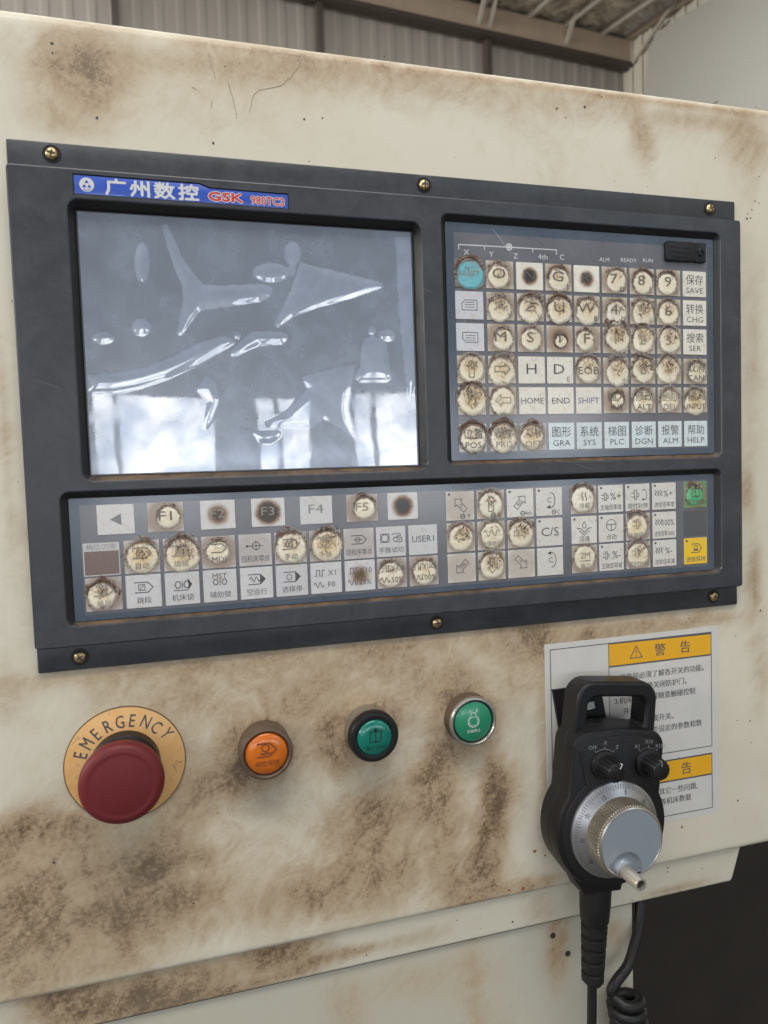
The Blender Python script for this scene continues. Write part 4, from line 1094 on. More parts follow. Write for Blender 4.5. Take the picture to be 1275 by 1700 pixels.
# legend of the status row above the keys
hd = MB()
a = L(229.4, 37.8); b_ = L(291.0, 37.6); z = 4.12
hd.stroke([(a[0], a[1] - 2.8), (a[0], a[1]), (b_[0], b_[1]), (b_[0], b_[1] - 2.8)], 0.55, z)
for u in (245.2, 275.6): q = L(u, 37.7); hd.stroke([(q[0], q[1]), (q[0], q[1] - 2.2)], 0.5, z)
q = L(260.6, 37.5); ring(hd, z + .02, q[0], q[1], 1.7, 0.7); hd.flat(circle(q[0], q[1], 1.0, 12), z + .03)
for t, u, v, s_ in (('X', 234.0, 41.8, 4.4), ('Y', 249.3, 42.2, 4.2), ('Z', 264.6, 42.4, 4.4), ('4th', 282.0, 42.0, 4.4), ('C', 294.6, 41.6, 4.4), ('ALM', 323.0, 41.6, 3.3), ('READY', 340.0, 41.2, 3.3), ('RUN', 353.5, 40.6, 3.3)):
    q = L(u, v); hd.text(t, q[0], q[1], s_, z, sx=1.1)
hd.build('status_legend', INK_WHITE, mem_up)
# black cover of the port at the right end
q0 = L(365.2, 40.6); q1 = L(394.4, 28.6)
pc = MB()
pc.prism(rrect(q0[0], q0[1], q1[0] - 8.2, q1[1], 1.6, 4), 4.05, 6.6, 0.6)
pc.prism(rrect(q1[0] - 8.0, q0[1], q1[0], q1[1], 0.8, 3), 4.05, 6.1, 0.4)
for k in range(3): pc.box(q0[0] + 3.5, q0[1] + 2.6 + k * 2.6, 6.55, q1[0] - 11, q0[1] + 3.5 + k * 2.6, 6.78)
cov = pc.build('port_cover', BLACK, pan, smooth=40)
ps = MB().lathe([(2.5, 0), (2.5, .5), (1.9, .9), (1.2, .9), (1.0, .35)], 20).build('cover_screw', BLACK, cov, (q1[0] - 4.0, (q0[1] + q1[1]) / 2, 6.12), smooth=40)

# --- lower keypad
LC = [32.8, 51.8, 70.8, 89.8, 108.8, 127.6, 146.4, 165.4, 183.9, 202.8]
LR = [185.4, 203.6, 221.3]
tri = lambda s: (lambda mb, z: mb.flat([(-2.8 * s, 0), (2.6 * s, 3.0), (2.6 * s, -3.0)][::s], z))
FK = [('<', 40.2, tri(1), {}), ('F1', 64.2, big('F1', None, 7), {}), ('F2', 90.3, big('F2', None, 6.4), dict(burn=1.0, burn_r=7.2, ink=INK_FADED)), ('F3', 116.4, big('F3', None, 6.4), dict(burn=1.9, burn_r=8.0, ink=INK_FADED)),
      ('F4', 142.3, big('F4', None, 7), dict(ink=INK_GREY)), ('F5', 167.9, big('F5', None, 6.4), dict(ink=INK_FADED)), ('>', 191.4, tri(-1), dict(burn=1.5, burn_r=7.6))]
for name, u, d, kw in FK:
    kw = {**STY.get(name, {}), **kw}
    if name == '<': kw['ink'] = INK_GREY
    key(u, 184.0, 17.6, 15.0, d, PATCH.get(name), (0.56, 0.55, 0.54), **kw)
def flag(cnx, sub):
    def d(mb, z):
        ic_hex(mb, z, 0, 2.0, 9, 5.2); sub(mb, z); cn(mb, z, cnx)
    return d
def sq_slash(mb, z):
    mb.stroke([(-2.4, .6), (.6, .6), (.6, 3.4), (-2.4, 3.4)], .42, z, closed=True); mb.stroke([(-1.8, 1.0), (0, 3.0)], .4, z)
def flower(mb, z, k=1.0):
    for i in (-1, 1):
        mb.stroke([(i * 2.2 + 1.5 * k * math.cos(t), 2.0 + 1.9 * k * math.sin(t)) for t in np.linspace(0, 6.283, 7)[:-1]], .5, z, closed=True)
    mb.stroke([(0, 3.8), (0, .2)], .42, z)
def spr(t):
    def d(mb, z): dotlamp(mb, z); springs(mb, z, -4.2, 1.8); mb.text(t, 2.9, 1.6, 5.6, z, fit=8.4)
    return d
def spd(t, c):
    def d(mb, z): dotlamp(mb, z); spindle(mb, z, -3.3, 1.2, .8); mb.text(t, 3.4, 1.4, 6.4, z, fit=8.0); cn(mb, z, c, -5.2)
    return d
def feed(t, c):
    f_ = spr(t)
    return lambda mb, z: (f_(mb, z), cn(mb, z, c, -5.2))
def spc(c, up):
    def d(mb, z):
        dotlamp(mb, z); spindle(mb, z, -.8, 1.6, .95)
        mb.stroke([(4.6 + 2.0 * math.cos(t), 1.6 + 3.2 * math.sin(t)) for t in np.linspace(2.2, -2.0, 12)], .42, z)
        e = (4.6 + 2.0 * math.cos(-2.0), 1.6 + 3.2 * math.sin(-2.0)) if up else (4.6 + 2.0 * math.cos(2.2), 1.6 + 3.2 * math.sin(2.2))
        mb.flat([(e[0] - 1.0, e[1]), (e[0] + .6, e[1] + .9), (e[0] + .6, e[1] - .9)], z); cn(mb, z, c, -5.2)
    return d
def refzero(c):
    def d(mb, z):
        ring(mb, z, .4, 2.2, 2.0); mb.stroke([(-5, 2.2), (4, 2.2)], .35, z); mb.stroke([(.4, -.6), (.4, 5.2)], .35, z)
        mb.flat([(-3.4, 2.2), (-4.6, 3.2), (-4.6, 1.2)], z); cn(mb, z, c)
    return d
def hand(mb, z):
    mb.stroke([(-6, -.2), (-1.2, -.2), (-1.2, 4.4), (-6, 4.4)], .42, z, closed=True); ring(mb, z, -3.6, 2.1, 2.0)
    mb.stroke([(.4, 3.8), (2.0, 4.4), (5.4, 4.2), (5.6, 3.2), (2.6, 2.8)], .42, z); mb.stroke([(1.6, 2.2), (6.2, 2.2), (6.2, -.2), (2.2, -.2), (1.2, 1.0)], .45, z, closed=True)
    mb.stroke([(3, 1.0), (5.4, 1.0)], .4, z); cn(mb, z, '手脉试切')
def inc(top, bot):
    def d(mb, z):
        pulse(mb, z, -3.6, 2.8, 5.6, 3.2); mb.text(top, 3.2, 2.8, 4.3, z, fit=8)
        wave(mb, z, -4.2, -3.6, 5.4, 2.8, 2); mb.text(bot, 2.8, -3.6, 4.3, z, fit=8.6)
    return d
LK2 = [None, ('AUTO', flag('自动', sq_slash)), ('EDIT', flag('编辑', sq_slash)), ('MDI', lambda mb, z: (ic_hex(mb, z, 0, 2.2, 8, 4.4), mb.text('MDI', 0, -3.8, 4.4, z))), ('REF', refzero('回机床零点')),
       ('JOG', flag('手动', sq_slash)), ('HND', flag('手脉', sq_slash)), ('PZ', lambda mb, z: (ic_hex(mb, z, 0, 2.2, 8.5, 4.6), ring(mb, z, -.6, 2.2, 1.3), mb.stroke([(-3, 2.2), (2, 2.2)], .4, z), cn(mb, z, '回程序零点'))), ('HANDT', hand), ('USER1', lambda mb, z: mb.text('USER1', 0, .6, 5.2, z, fit=14.6))]
LK3 = [('SBK', flag('单段', sq_slash)), ('SKIP', flag('跳段', sq_slash)), ('LOCK', lambda mb, z: (flower(mb, z), mb.stroke([(-4.4, -.9), (2.6, -.9), (4.6, 2.0), (2.6, 4.8)], .45, z), mb.flat([(3.0, 4.6), (5.0, 2.0), (3.0, -.6)], z), cn(mb, z, '机床锁'))),
       ('MST', lambda mb, z: (mb.text('MST', 0, 5.2, 3.9, z, sx=1.1), flower(mb, z - 0, .85), cn(mb, z, '辅助锁'))), ('DRY', lambda mb, z: (wave(mb, z, -.8, 2.0, 5.6, 2.6, 2), ic_hex(mb, z, 0, 2.0, 9, 5.2, True), cn(mb, z, '空运行'))),
       ('OPT', lambda mb, z: (ic_hex(mb, z, 0, 2.0, 9, 5.2, True), ring(mb, z, -1.4, 2.0, 1.4), cn(mb, z, '选择停'))), ('X1', inc('X1', 'F0')), ('X10', inc('X10', '25%')), ('X100', inc('X100', '50%')), ('X1000', inc('X1000', '100%'))]
for r, row in ((1, LK2), (2, LK3)):
    for c, it in enumerate(row):
        if not it: continue
        name, d = it; kw = dict(STY.get(name, {}))
        if name == 'X10': kw.update(burn=.75, burn_r=7.5)
        if name in ('REF', 'PZ'): kw['halo'] = .35
        key(LC[c], LR[r], 17.1, 16.8, d, PATCH.get(name), (0.53, 0.525, 0.53), **kw)
q = L(32.6, 203.7)
wnd = MB().prism(rrect(-8.6, -8.3, 8.6, 8.3, .4, 2), 0, .3, .1).build('tool_number_window', simple('pale_window_rim', (0.50, 0.49, 0.48), .4), pan, (q[0], q[1], 4.07))
MB().prism(rrect(-8.1, -7.7, 8.1, 4.2, .3, 2), .3, .34).build('window_glass', simple('brown_tinted_window', (0.17, 0.115, 0.10), .25, coat=.3), wnd)
MB().text('档位/刀号', 0, 6.3, 3.3, .345, fit=15.5).build('legend', INK_GREY, wnd)
AC = [225.9, 244.8, 263.8, 282.7]
rm = MB().flat
def adir(ang, t, sub=None):
    def d(mb, z):
        dotlamp(mb, z) if sub else None
        ic_arrow(mb, z, ang, 0.88, w=.42, cy=.6)
        if t: mb.text(t, -0.9 * -math.sin(ang) * 1.0, .6 - 0.9 * math.cos(ang), 3.3, z, rot=(ang + math.pi / 2 if ang > 0 else ang - math.pi / 2 + math.pi) if len(t) > 1 else 0)
        if sub:
            ring(mb, z, 1.4, -6.2, 1.3, .5); mb.stroke([(.3, -6.2), (2.5, -6.2)], .4, z); mb.text(sub, 5.2, -6.2, 3.6, z)
    return d
def rapid(mb, z): wave(mb, z, 0, 1.6, 10, 4.0, 2.5); mb.text('快速移动', 0, -4.6, 3.6, z, fit=13)
def cloop(up, sub=None):
    def d(mb, z):
        loop_arrow(mb, z, up)
        if sub: dotlamp(mb, z); ring(mb, z, 3.0, -6.3, 1.2, .5); mb.stroke([(2, -6.3), (4, -6.3)], .4, z); mb.text(sub, 6.2, -6.3, 3.6, z)
    return d
RIGHTK = [
 (AC[0], 0, 'AY', adir(math.radians(42), 'Y', 'Y')), (AC[1], 0, 'XUP', adir(0, 'X', 'X')), (AC[2], 0, 'A4', adir(math.radians(-42), '4th', '4th')), (AC[3], 0, 'CL', cloop(False, 'C')),
 (AC[0], 1, 'XL', adir(math.pi / 2, None)), (AC[1], 1, 'RAPID', rapid), (AC[2], 1, 'XR', adir(-math.pi / 2, None)), (AC[3], 1, 'CS', lambda mb, z: (dotlamp(mb, z), mb.text('C/S', 0.2, .2, 7.4, z, sx=1.15))),
 (AC[0], 2, 'A4d', adir(math.radians(135), '4th')), (AC[1], 2, 'XD', adir(math.pi, None)), (AC[2], 2, 'AYd', adir(math.radians(-135), 'Y')), (AC[3], 2, 'CLd', cloop(True)),
]
SC = [306.0, 324.7, 343.7, 362.9]
def lube(mb, z):
    dotlamp(mb, z); mb.stroke([(0, 5.2), (-1.3, 2.6), (-.9, 1.2), (.9, 1.2), (1.3, 2.6)], .42, z, closed=True)
    mb.stroke([(-5, 1.2), (-2.4, .8), (0, -1.6), (2.4, .8), (5, 1.2)], .5, z); mb.stroke([(-3.6, -.2), (0, -3.2), (3.6, -.2)], .4, z); cn(mb, z, '润滑', -5.4)
def jogk(mb, z):
    dotlamp(mb, z); ring(mb, z, 0, 2.0, 3.4); mb.stroke([(-3.4, 2.4), (3.4, 2.4)], .45, z); mb.stroke([(0, 2.4), (0, -1.4)], .5, z); cn(mb, z, '点动', -5.2)
def coolk(mb, z):
    for i in (-1.2, 1.2): mb.stroke([(i, 4.6), (i - .5, 2.6), (i + .5, 1), (i, -.6)], .55, z)
    cn(mb, z, '冷却', -3.4)
def chuckk(mb, z):
    mb.text('2M', 0, 2.2, 5.6, z, sx=1.0); mb.stroke([(-3.8, -1.0), (3.8, -1.0)], .5, z); cn(mb, z, '换刀', -4.2)
def stopk(mb, z): spindle(mb, z, 0, 1.8, .95); cn(mb, z, '主轴停止', -5)
RIGHTK += [
 (SC[0], 0, 'COOL', coolk), (SC[1], 0, 'SP+', spd('%+', '主轴倍率增')), (SC[2], 0, 'CW', spc('顺时针转', True)), (SC[3], 0, 'F+', feed('%+', '进给倍率增')),
 (SC[0], 1, 'LUB', lube), (SC[1], 1, 'JOGK', jogk), (SC[2], 1, 'STOP', stopk), (SC[3], 1, 'F100', feed('100%', '进给倍率100%')),
 (SC[0], 2, 'CHUCK', chuckk), (SC[1], 2, 'SP-', spd('%-', '主轴倍率减')), (SC[2], 2, 'SREV', spc('逆时针转', False)), (SC[3], 2, 'F-', feed('%-', '进给倍率减')),
]
def startk(mb, z):
    mb.stroke([(-2.6, -1.2), (2.6, -1.2), (2.6, 4.0), (-2.6, 4.0)], .6, z, closed=True); mb.stroke([(0, -1.2), (0, 5.6)], .6, z); mb.flat([(-1.1, 4.4), (1.1, 4.4), (0, 6)], z); cn(mb, z, '循环启动', -4.2, 3.4)
def holdk(mb, z):
    dotlamp(mb, z); ic_hex(mb, z, 0.6, 1.8, 7.6, 5.4); ring(mb, z, 0, 2.3, 1.3); mb.stroke([(-1.6, .6), (1.8, .6)], .9, z); cn(mb, z, '进给保持', -5.2)
RIGHTK += [(386.0, 0, 'START', startk), (386.0, 2, 'HOLD', holdk)]
for u, r, name, d in RIGHTK:
    kw = dict(STY.get(name, {})); tint = (0.60, 0.58, 0.535)
    if name == 'START': tint = (0.05, 0.36, 0.14); kw['label'] = 'worn green cycle start key'
    if name == 'HOLD': tint = (0.74, 0.47, 0.01); kw['label'] = 'yellow feed hold key'
    if name in ('AY', 'A4d', 'AYd'): kw['halo'] = .4
    key(u, LR[r], 17.2, 16.6, d, PATCH.get(name), tint, **kw)
q = L(386.0, 203.4)
MB().prism(rrect(-8.6, -8.2, 8.6, 8.2, .3, 2), 0, .06).build('blank_key', simple('grey_blank_print', (0.085, 0.085, 0.09), .35, coat=.3), pan, (q[0], q[1], 4.07))

# ================================================================== push buttons on the cabinet
def lens_mat(name, base, rough=0.22):
    m, nt, b = new_mat(name); g = NT(nt); co = g.coord(); n = g.noise(co, 160, 4, .6)
    g.l(g.mix(n, base, tuple(c * .7 for c in base)), b.inputs['Base Color'])
    b.inputs['Roughness'].default_value = rough; b.inputs['Coat Weight'].default_value = .4; b.inputs['Coat Roughness'].default_value = .12
    return m
es = mount('emergency_stop_button', 38.4, 310.3, 0, label='large dark red emergency stop mushroom on round orange plate', cat='emergency stop')
def make_plate():
    m, nt, b = new_mat('scuffed_orange_plate'); g = NT(nt); co = g.coord(); n = g.noise(co, 110, 7, .7, .5)
    c = g.mix(g.ramp(n, .35, .7), (0.56, 0.31, 0.105), (0.60, 0.37, 0.16)); c = g.mix(g.ramp(n, .56, .74), c, (0.24, 0.13, 0.055))
    g.l(c, b.inputs['Base Color']); b.inputs['Roughness'].default_value = .42
    return m
pl = MB().lathe([(29.8, 0.02), (29.8, .8), (29.5, 1.0)], 72).build('ring_plate', make_plate(), es, smooth=40)
MB().lathe([(29.85, .3), (29.85, 1.02), (29.4, 1.06)], 72, cap1=False).build('plate_edge', simple('dark_edge', (.10, .06, .03), .5), pl, smooth=40)
lt = MB()
for ch, (u, v) in zip('EMERGENCY', [(17.0, 303.1), (20.2, 297.5), (24.8, 293.3), (30.6, 289.9), (36.5, 288.5), (42.6, 288.4), (49.2, 289.9), (54.2, 293.4), (59.2, 297.3)]):
    dx, dy = u - 38.1, 310.3 - v; a = math.atan2(dy, dx) - math.pi / 2
    lt.text(ch, -0.3 + dx * 1.0, dy * 1.0, 9.6, 1.07, sx=.70, rot=a); lt.text(ch, -0.16 + dx * 1.0, dy * 1.0 + .08, 9.6, 1.075, sx=.70, rot=a)
lt.build('plate_lettering', INK, pl)
MB().lathe([(17.2, 1.0), (17.2, 8.5), (16.4, 9.5), (16.2, 13), (15.0, 14.5), (14.0, 25)], 56).build('collar', BLACK, es, smooth=35)
RED = simple('dull_red_plastic', (0.135, 0.015, 0.018), .5, wear=.22, wscale=70, spec=.3, bump=.05)
MB().lathe([(11, 17.0), (16.5, 17.2), (18.6, 18.6), (19.5, 21.2), (19.85, 24.8), (19.5, 27.0), (18.4, 28.4), (16.4, 29.1), (15.6, 29.2), (15.2, 29.08), (13.6, 29.45), (8, 30.0), (2, 30.3), (.05, 30.3)], 72).build('mushroom_head', RED, es, smooth=50)
MB().lathe([(20.3, 0), (20.3, .1)], 40, cap1=False)

am = mount('push_button', 109.2, 310.7, 0, label='orange illuminated push button in a grimy brown ring', cat='push button', group='round push buttons on the cabinet front')
MB().lathe([(13.6, 0), (13.9, 1), (13.6, 6), (14.1, 7.5), (14.2, 12.8), (13.6, 14.0), (12.4, 14.2), (11.6, 13.2), (11.3, 11.6)], 56).build('ring', BROWN_METAL, am, smooth=40)
lam = MB().lathe([(11.25, 11.0), (11.15, 12.8), (10.4, 13.9), (6, 14.3), (.05, 14.4)], 48).build('lens', lens_mat('orange_lens', (0.62, 0.145, 0.008)), am, smooth=60)
mb = MB(); zt = 14.5
mb.stroke([(-5, 6.0), (1.6, 6.0), (5.2, 2.4), (1.6, -1.0), (-5, -1.0)], .6, zt); ring(mb, zt, -.6, 3.6, 1.9, .6); mb.stroke([(-3.2, 1.0), (-1.6, 0.2), (-.2, 1.0), (1.2, .2), (2.4, 1.0)], .9, zt)
mb.text('进给保持', 0, -4.6, 3.2, zt)
mb.build('legend', simple('dark_amber_print', (0.16, 0.04, 0.01), .5), lam)

gr = mount('push_button', 167.5, 308.9, 0, label='teal green illuminated push button with thick black rim', cat='push button', group='round push buttons on the cabinet front')
MB().lathe([(13.4, 0), (13.6, 1), (13.3, 2), (13.3, 8.5), (13.8, 9.5), (13.9, 11.0)], 56, cap1=False).build('ring', STEEL, gr, smooth=40)
MB().lathe([(13.6, 10.0), (14.1, 11.2), (14.0, 14.8), (13.2, 16.0), (11.6, 16.4), (10.0, 16.0), (9.8, 14.8)], 56).build('rim', BLACK, gr, smooth=40)
lgr = MB().lathe([(9.75, 14.4), (9.7, 16.2), (9.0, 17.0), (5, 17.3), (.05, 17.4)], 48).build('lens', lens_mat('teal_lens', (0.0, 0.165, 0.115)), gr, smooth=60)
mb = MB(); zt = 17.5
mb.stroke([(-3.0, -2.0), (3.0, -2.0), (3.6, 3.8), (-2.6, 3.8)], .8, zt, closed=True); mb.stroke([(0.2, -2.0), (.4, 5.0)], .8, zt); mb.flat([(-1.0, 4.4), (1.6, 4.4), (.5, 6.0)], zt)
mb.text('循环启动', 0, -5.0, 3.0, zt)
mb.build('legend', simple('dark_green_print', (0.0, 0.05, 0.04), .5), lgr)

g2 = mount('push_button', 228.3, 310.1, 0, label='flat green push button with white outline symbol in bright metal ring', cat='push button', group='round push buttons on the cabinet front')
MB().lathe([(14.4, 0), (14.6, 1), (14.3, 2), (14.2, 8)], 56, cap1=False).build('sleeve', BROWN_METAL, g2, smooth=40)
MB().lathe([(14.2, 7.6), (14.5, 8.4), (14.5, 9.6), (13.9, 10.4), (13.0, 10.5), (12.5, 9.9), (12.3, 8.0)], 56).build('ring', STEEL, g2, smooth=40)
MB().lathe([(12.29, 7.0), (12.25, 8.4), (11.8, 8.6)], 48).build('inner_rim', BLACK, g2, smooth=40)
lg2 = MB().lathe([(11.5, 8.3), (11.5, 9.2), (11.0, 9.6), (.05, 9.7)], 48).build('face', lens_mat('green_face', (0.012, 0.235, 0.12), .35), g2, smooth=50)
mb = MB(); zt = 9.78
mb.stroke([(3.4 * math.cos(t), .2 + 3.4 * math.sin(t)) for t in np.linspace(math.radians(118), math.radians(422), 30)], .42, zt)
mb.stroke([(-1.6, 3.2), (-1.2, 5.2), (-2.4, 6.2), (-2.2, 7.4)], .42, zt); mb.stroke([(1.6, 3.2), (1.2, 5.2), (2.4, 6.2), (2.2, 7.4)], .42, zt); mb.stroke([(-1.4, 5.2), (1.4, 5.2)], .42, zt)
ring(mb, zt, 0, .2, 2.6, .28)
mb.text('主轴停止', 0, -5.4, 2.2, zt)
mb.build('legend', INK_WHITE, lg2)

# ================================================================== warning sticker
st = mount('warning_sticker', 279.8, 272.4, 0, label='white paper warning sticker with two yellow headings behind the pendant', cat='warning sticker')
STK = simple('white_sticker', (0.58, 0.565, 0.53), .42, wear=.2, wscale=45)
YEL = simple('yellow_orange_print', (0.72, 0.37, 0.012), .42, wear=.12, wscale=60)
sheet_ = MB().prism(rrect(0, -125, 126.6, 0, .4, 2), .02, .16).build('sticker_sheet', STK, st)
fr = MB(); zt = .20
def srect(u0, v0, u1, v1): return [(u0 - 279.8, 272.4 - v1), (u1 - 279.8, 272.4 - v1), (u1 - 279.8, 272.4 - v0), (u0 - 279.8, 272.4 - v0)]
fr.stroke(srect(283.6, 276.0, 400.7, 351.7), .55, zt, closed=True)
fr.stroke([(324.2 - 279.8, 272.4 - 276), (324.2 - 279.8, 272.4 - 351.7)], .5, zt)
fr.stroke([(324 - 279.8, 272.4 - 276.2), (400.9 - 279.8, 272.4 - 276.8)], 1.0, zt + .01)
fr.stroke([(324 - 279.8, 272.4 - 290.9), (400.9 - 279.8, 272.4 - 290.9)], 1.0, zt + .01)
fr.stroke(srect(283.6, 356.6, 400.6, 393.4), .55, zt, closed=True)
fr.stroke([(324 - 279.8, 272.4 - 356.8), (400.9 - 279.8, 272.4 - 356.8)], 1.0, zt + .01)
fr.stroke([(324 - 279.8, 272.4 - 370.6), (400.9 - 279.8, 272.4 - 370.6)], 1.0, zt + .01)
fr.stroke([(324.2 - 279.8, 272.4 - 356.6), (324.2 - 279.8, 272.4 - 393.4)], .5, zt)
fr.build('printed_frame', INK, sheet_)
MB().flat(srect(324.3, 276.6, 400.4, 290.6), .18).build('yellow_heading', YEL, sheet_)
MB().flat(srect(324.3, 357.2, 400.4, 370.3), .18).build('yellow_heading', YEL, sheet_)
tx = MB()
def st_text(t, u, v, size, left=True, sx=1.0):
    for k, dx in enumerate((0, .16)): tx.text(t, u - 279.8 + dx, 272.4 - v, size, .21 + k * .002, left=left, sx=sx)
for uu, vv in ((344.0, 283.6), (344.0, 363.6)):
    tx.stroke([(uu - 279.8, 272.4 - vv + 4.0), (uu - 4.4 - 279.8, 272.4 - vv - 3.4), (uu + 4.4 - 279.8, 272.4 - vv - 3.4)], .6, .21, closed=True)
    tx.stroke([(uu - 279.8, 272.4 - vv + 1.6), (uu - 279.8, 272.4 - vv - 1.0)], .6, .21); tx.flat(circle(uu - 279.8, 272.4 - vv - 2.2, .45, 8), .21)
    st_text('警', 361.6, vv, 8.6, False); st_text('告', 380.6, vv, 8.6, False)
for t, v, u in (('1.操作前必须了解各开关的功能。', 298.6, 329), ('2.运行前必须关闭防护门。', 305.9, 329), ('3.机床运转不得随意触碰控制', 313.2, 328), ('开关。', 320.6, 334), ('4.湿手不得触摸开关。', 327.6, 328), ('5.不得更改某些设定的参数和数', 335.0, 328), ('据。', 342.2, 334)):
    st_text(t, u, v, 4.75)
for t, v, u in (('1.如发生故障或其它一些问题,', 376.6, 328.5), ('2.请勿改动参数等机床数据', 383.3, 328.5)):
    st_text(t, u, v, 4.75)
tx.build('printed_text', INK, sheet_)

# ================================================================== hook plate and hand pendant
hk = mount('pendant_hook', 300, 318, 0, label='black hook plate with square holes fixed behind the pendant handle', cat='hook plate')
def H_(u, v): return (u - 300, 318 - v)
plate = [H_(*q) for q in ((284.0, 300.4), (316.6, 300.4), (324.5, 345), (291.0, 345))][::-1]
hl = [[H_(*q) for q in h] for h in (((298.5, 309.4), (304.0, 309.0), (304.0, 312.2), (300.2, 314.2))[::-1], ((306.2, 307.8), (311.6, 307.4), (312.2, 309.0), (306.4, 309.6))[::-1], ((306.4, 311.0), (313.0, 310.6), (314.2, 315.8), (307.6, 316.6))[::-1], circle(303.0, 320, 2.0, 14)[::-1] and [(q[0], 636 - q[1] ) for q in circle(303.0, 316 + 4, 2.0, 14)][::-1])]
hp = MB(); hp.holed(plate, hl, 2.2); 
hp.loft([[(x, y, .1) for x, y in plate], [(x, y, 2.2) for x, y in plate]], 0, False, False)
for h in hl: hp.loft([[(x, y, 2.2) for x, y in h], [(x, y, .1) for x, y in h]], 0, False, False)
hp.build('plate', BLACK_MATT, hk)
MB().prism(rrect(-10, -28, 16, -16, 2), 2.2, 8.6, .8).build('hook', BLACK_MATT, hk, smooth=40)

TURN = math.radians(6.5)
pe = mount('hand_pendant', 305.5, 376.5, 0, TURN, label='black hand wheel pendant with two selector knobs hanging by its handle', cat='pendant')
# housing: round below, squared above
R_ = 36.0; hw = 30.4
def body_outline(shr=0.0):
    r = R_ - shr; h = hw - shr; pts = []
    a1 = math.acos(h / r)
    for t in np.linspace(math.pi - a1, 2 * math.pi + a1, 44): pts.append((r * math.cos(t), r * math.sin(t)))
    for t in np.linspace(0, 90, 7): pts.append((h - 10 + 10 * math.cos(math.radians(t)), 47 - shr + 10 * math.sin(math.radians(t)) + 0))
    pts.append((0, 58.5 - shr))
    for t in np.linspace(90, 180, 7): pts.append((-h + 10 + 10 * math.cos(math.radians(t)), 47 - shr + 10 * math.sin(math.radians(t))))
    return pts
bo = body_outline()
hs = MB(); hs.loft([[(x, y, 8.6) for x, y in offset_poly(bo, 1.0)], [(x, y, 9.6) for x, y in bo], [(x, y, 18.6) for x, y in bo], [(x, y, 19.0) for x, y in offset_poly(bo, .5)], [(x, y, 19.4) for x, y in bo], [(x, y, 28.6) for x, y in bo], [(x, y, 29.6) for x, y in offset_poly(bo, .4)], [(x, y, 30.0) for x, y in offset_poly(bo, 1.4)]], 0, True, True)
hs.prism([(-24, -27), (-15, -37), (-12, -42), (13, -41), (14, -35), (25, -26), (0, -20)][::1], 9.5, 25, .8)
hous = hs.build('housing', BLACK, pe, smooth=35)
# face plate with a raised lip
fo = []
for t in np.linspace(math.radians(128), math.radians(412), 44): fo.append((33.2 * math.cos(t), 33.2 * math.sin(t)))
for t in np.linspace(0, 80, 6): fo.append((28.2 - 6 + 6 * math.cos(math.radians(t)), 45.5 + 6 * math.sin(math.radians(t))))
fo += [(13, 54.2), (0, 55.2), (-11, 54.2)]
for t in np.linspace(100, 180, 6): fo.append((-26.8 + 6 + 6 * math.cos(math.radians(t)), 45.5 + 6 * math.sin(math.radians(t))))
fp = MB().prism(fo, 29.9, 31.2, .7).build('face_plate', BLACK_MATT, pe, smooth=40)
sc_ = MB(); zt = 31.26
for cx, words in ((-10.6, ('OFF', 'X', 'Z')), (18.8, ('X1', 'X10', 'X100'))):
    for t, a in zip(words, (38, 0, -38)):
        a = math.radians(a); sc_.text(t, cx - 13.0 * math.sin(a) * 1.0, 38.4 + 12.6 * math.cos(a), 3.2, zt, rot=0)
        sc_.stroke([(cx - 8.7 * math.sin(a), 38.4 + 8.7 * math.cos(a)), (cx - 10.4 * math.sin(a), 38.4 + 10.4 * math.cos(a))], .35, zt)
    sc_.stroke([(cx - 8.8 * math.sin(a), 38.4 + 8.8 * math.cos(a)) for a in np.linspace(math.radians(38), math.radians(-38), 9)], .3, zt)
sc_.build('face_lettering', INK_GREY, fp)
def knob(cx, cy, ang):
    k = bpy.data.objects.new('selector_knob', None); col.objects.link(k); k.parent = pe
    k.location = (cx * MM, cy * MM, 31.2 * MM); k.rotation_euler = (0, 0, ang)
    b_ = MB(); b_.lathe([(8.6, 0), (8.7, .8), (8.2, 2.0), (6.4, 2.6), (5.9, 5), (5.5, 12.6), (5.1, 13.3), (4.2, 13.6)], 40)
    for i in range(16):
        a = 2 * math.pi * i / 16; c, s = math.cos(a), math.sin(a)
        b_.add([(5.3 * c - .45 * s, 5.3 * s + .45 * c, 3), (5.3 * c + .45 * s, 5.3 * s - .45 * c, 3), (6.6 * c, 6.6 * s, 3), (5.0 * c - .45 * s, 5.0 * s + .45 * c, 12.8), (5.0 * c + .45 * s, 5.0 * s - .45 * c, 12.8), (6.0 * c, 6.0 * s, 12.8)], [(0, 2, 5, 3), (2, 1, 4, 5), (3, 5, 4), (0, 1, 2)])
    b_.build('knob_body', BLACK, k, smooth=35)
    MB().box(-.22, 2.8, 13.5, .22, 4.6, 13.66).box(-.22, 4.3, 11.6, .22, 5.9, 13.5).build('pointer', INK_GREY if ang > 0 else INK_WHITE, k)
    return k
knob(-10.6, 38.4, math.radians(-30)); knob(18.8, 38.6, math.radians(8))
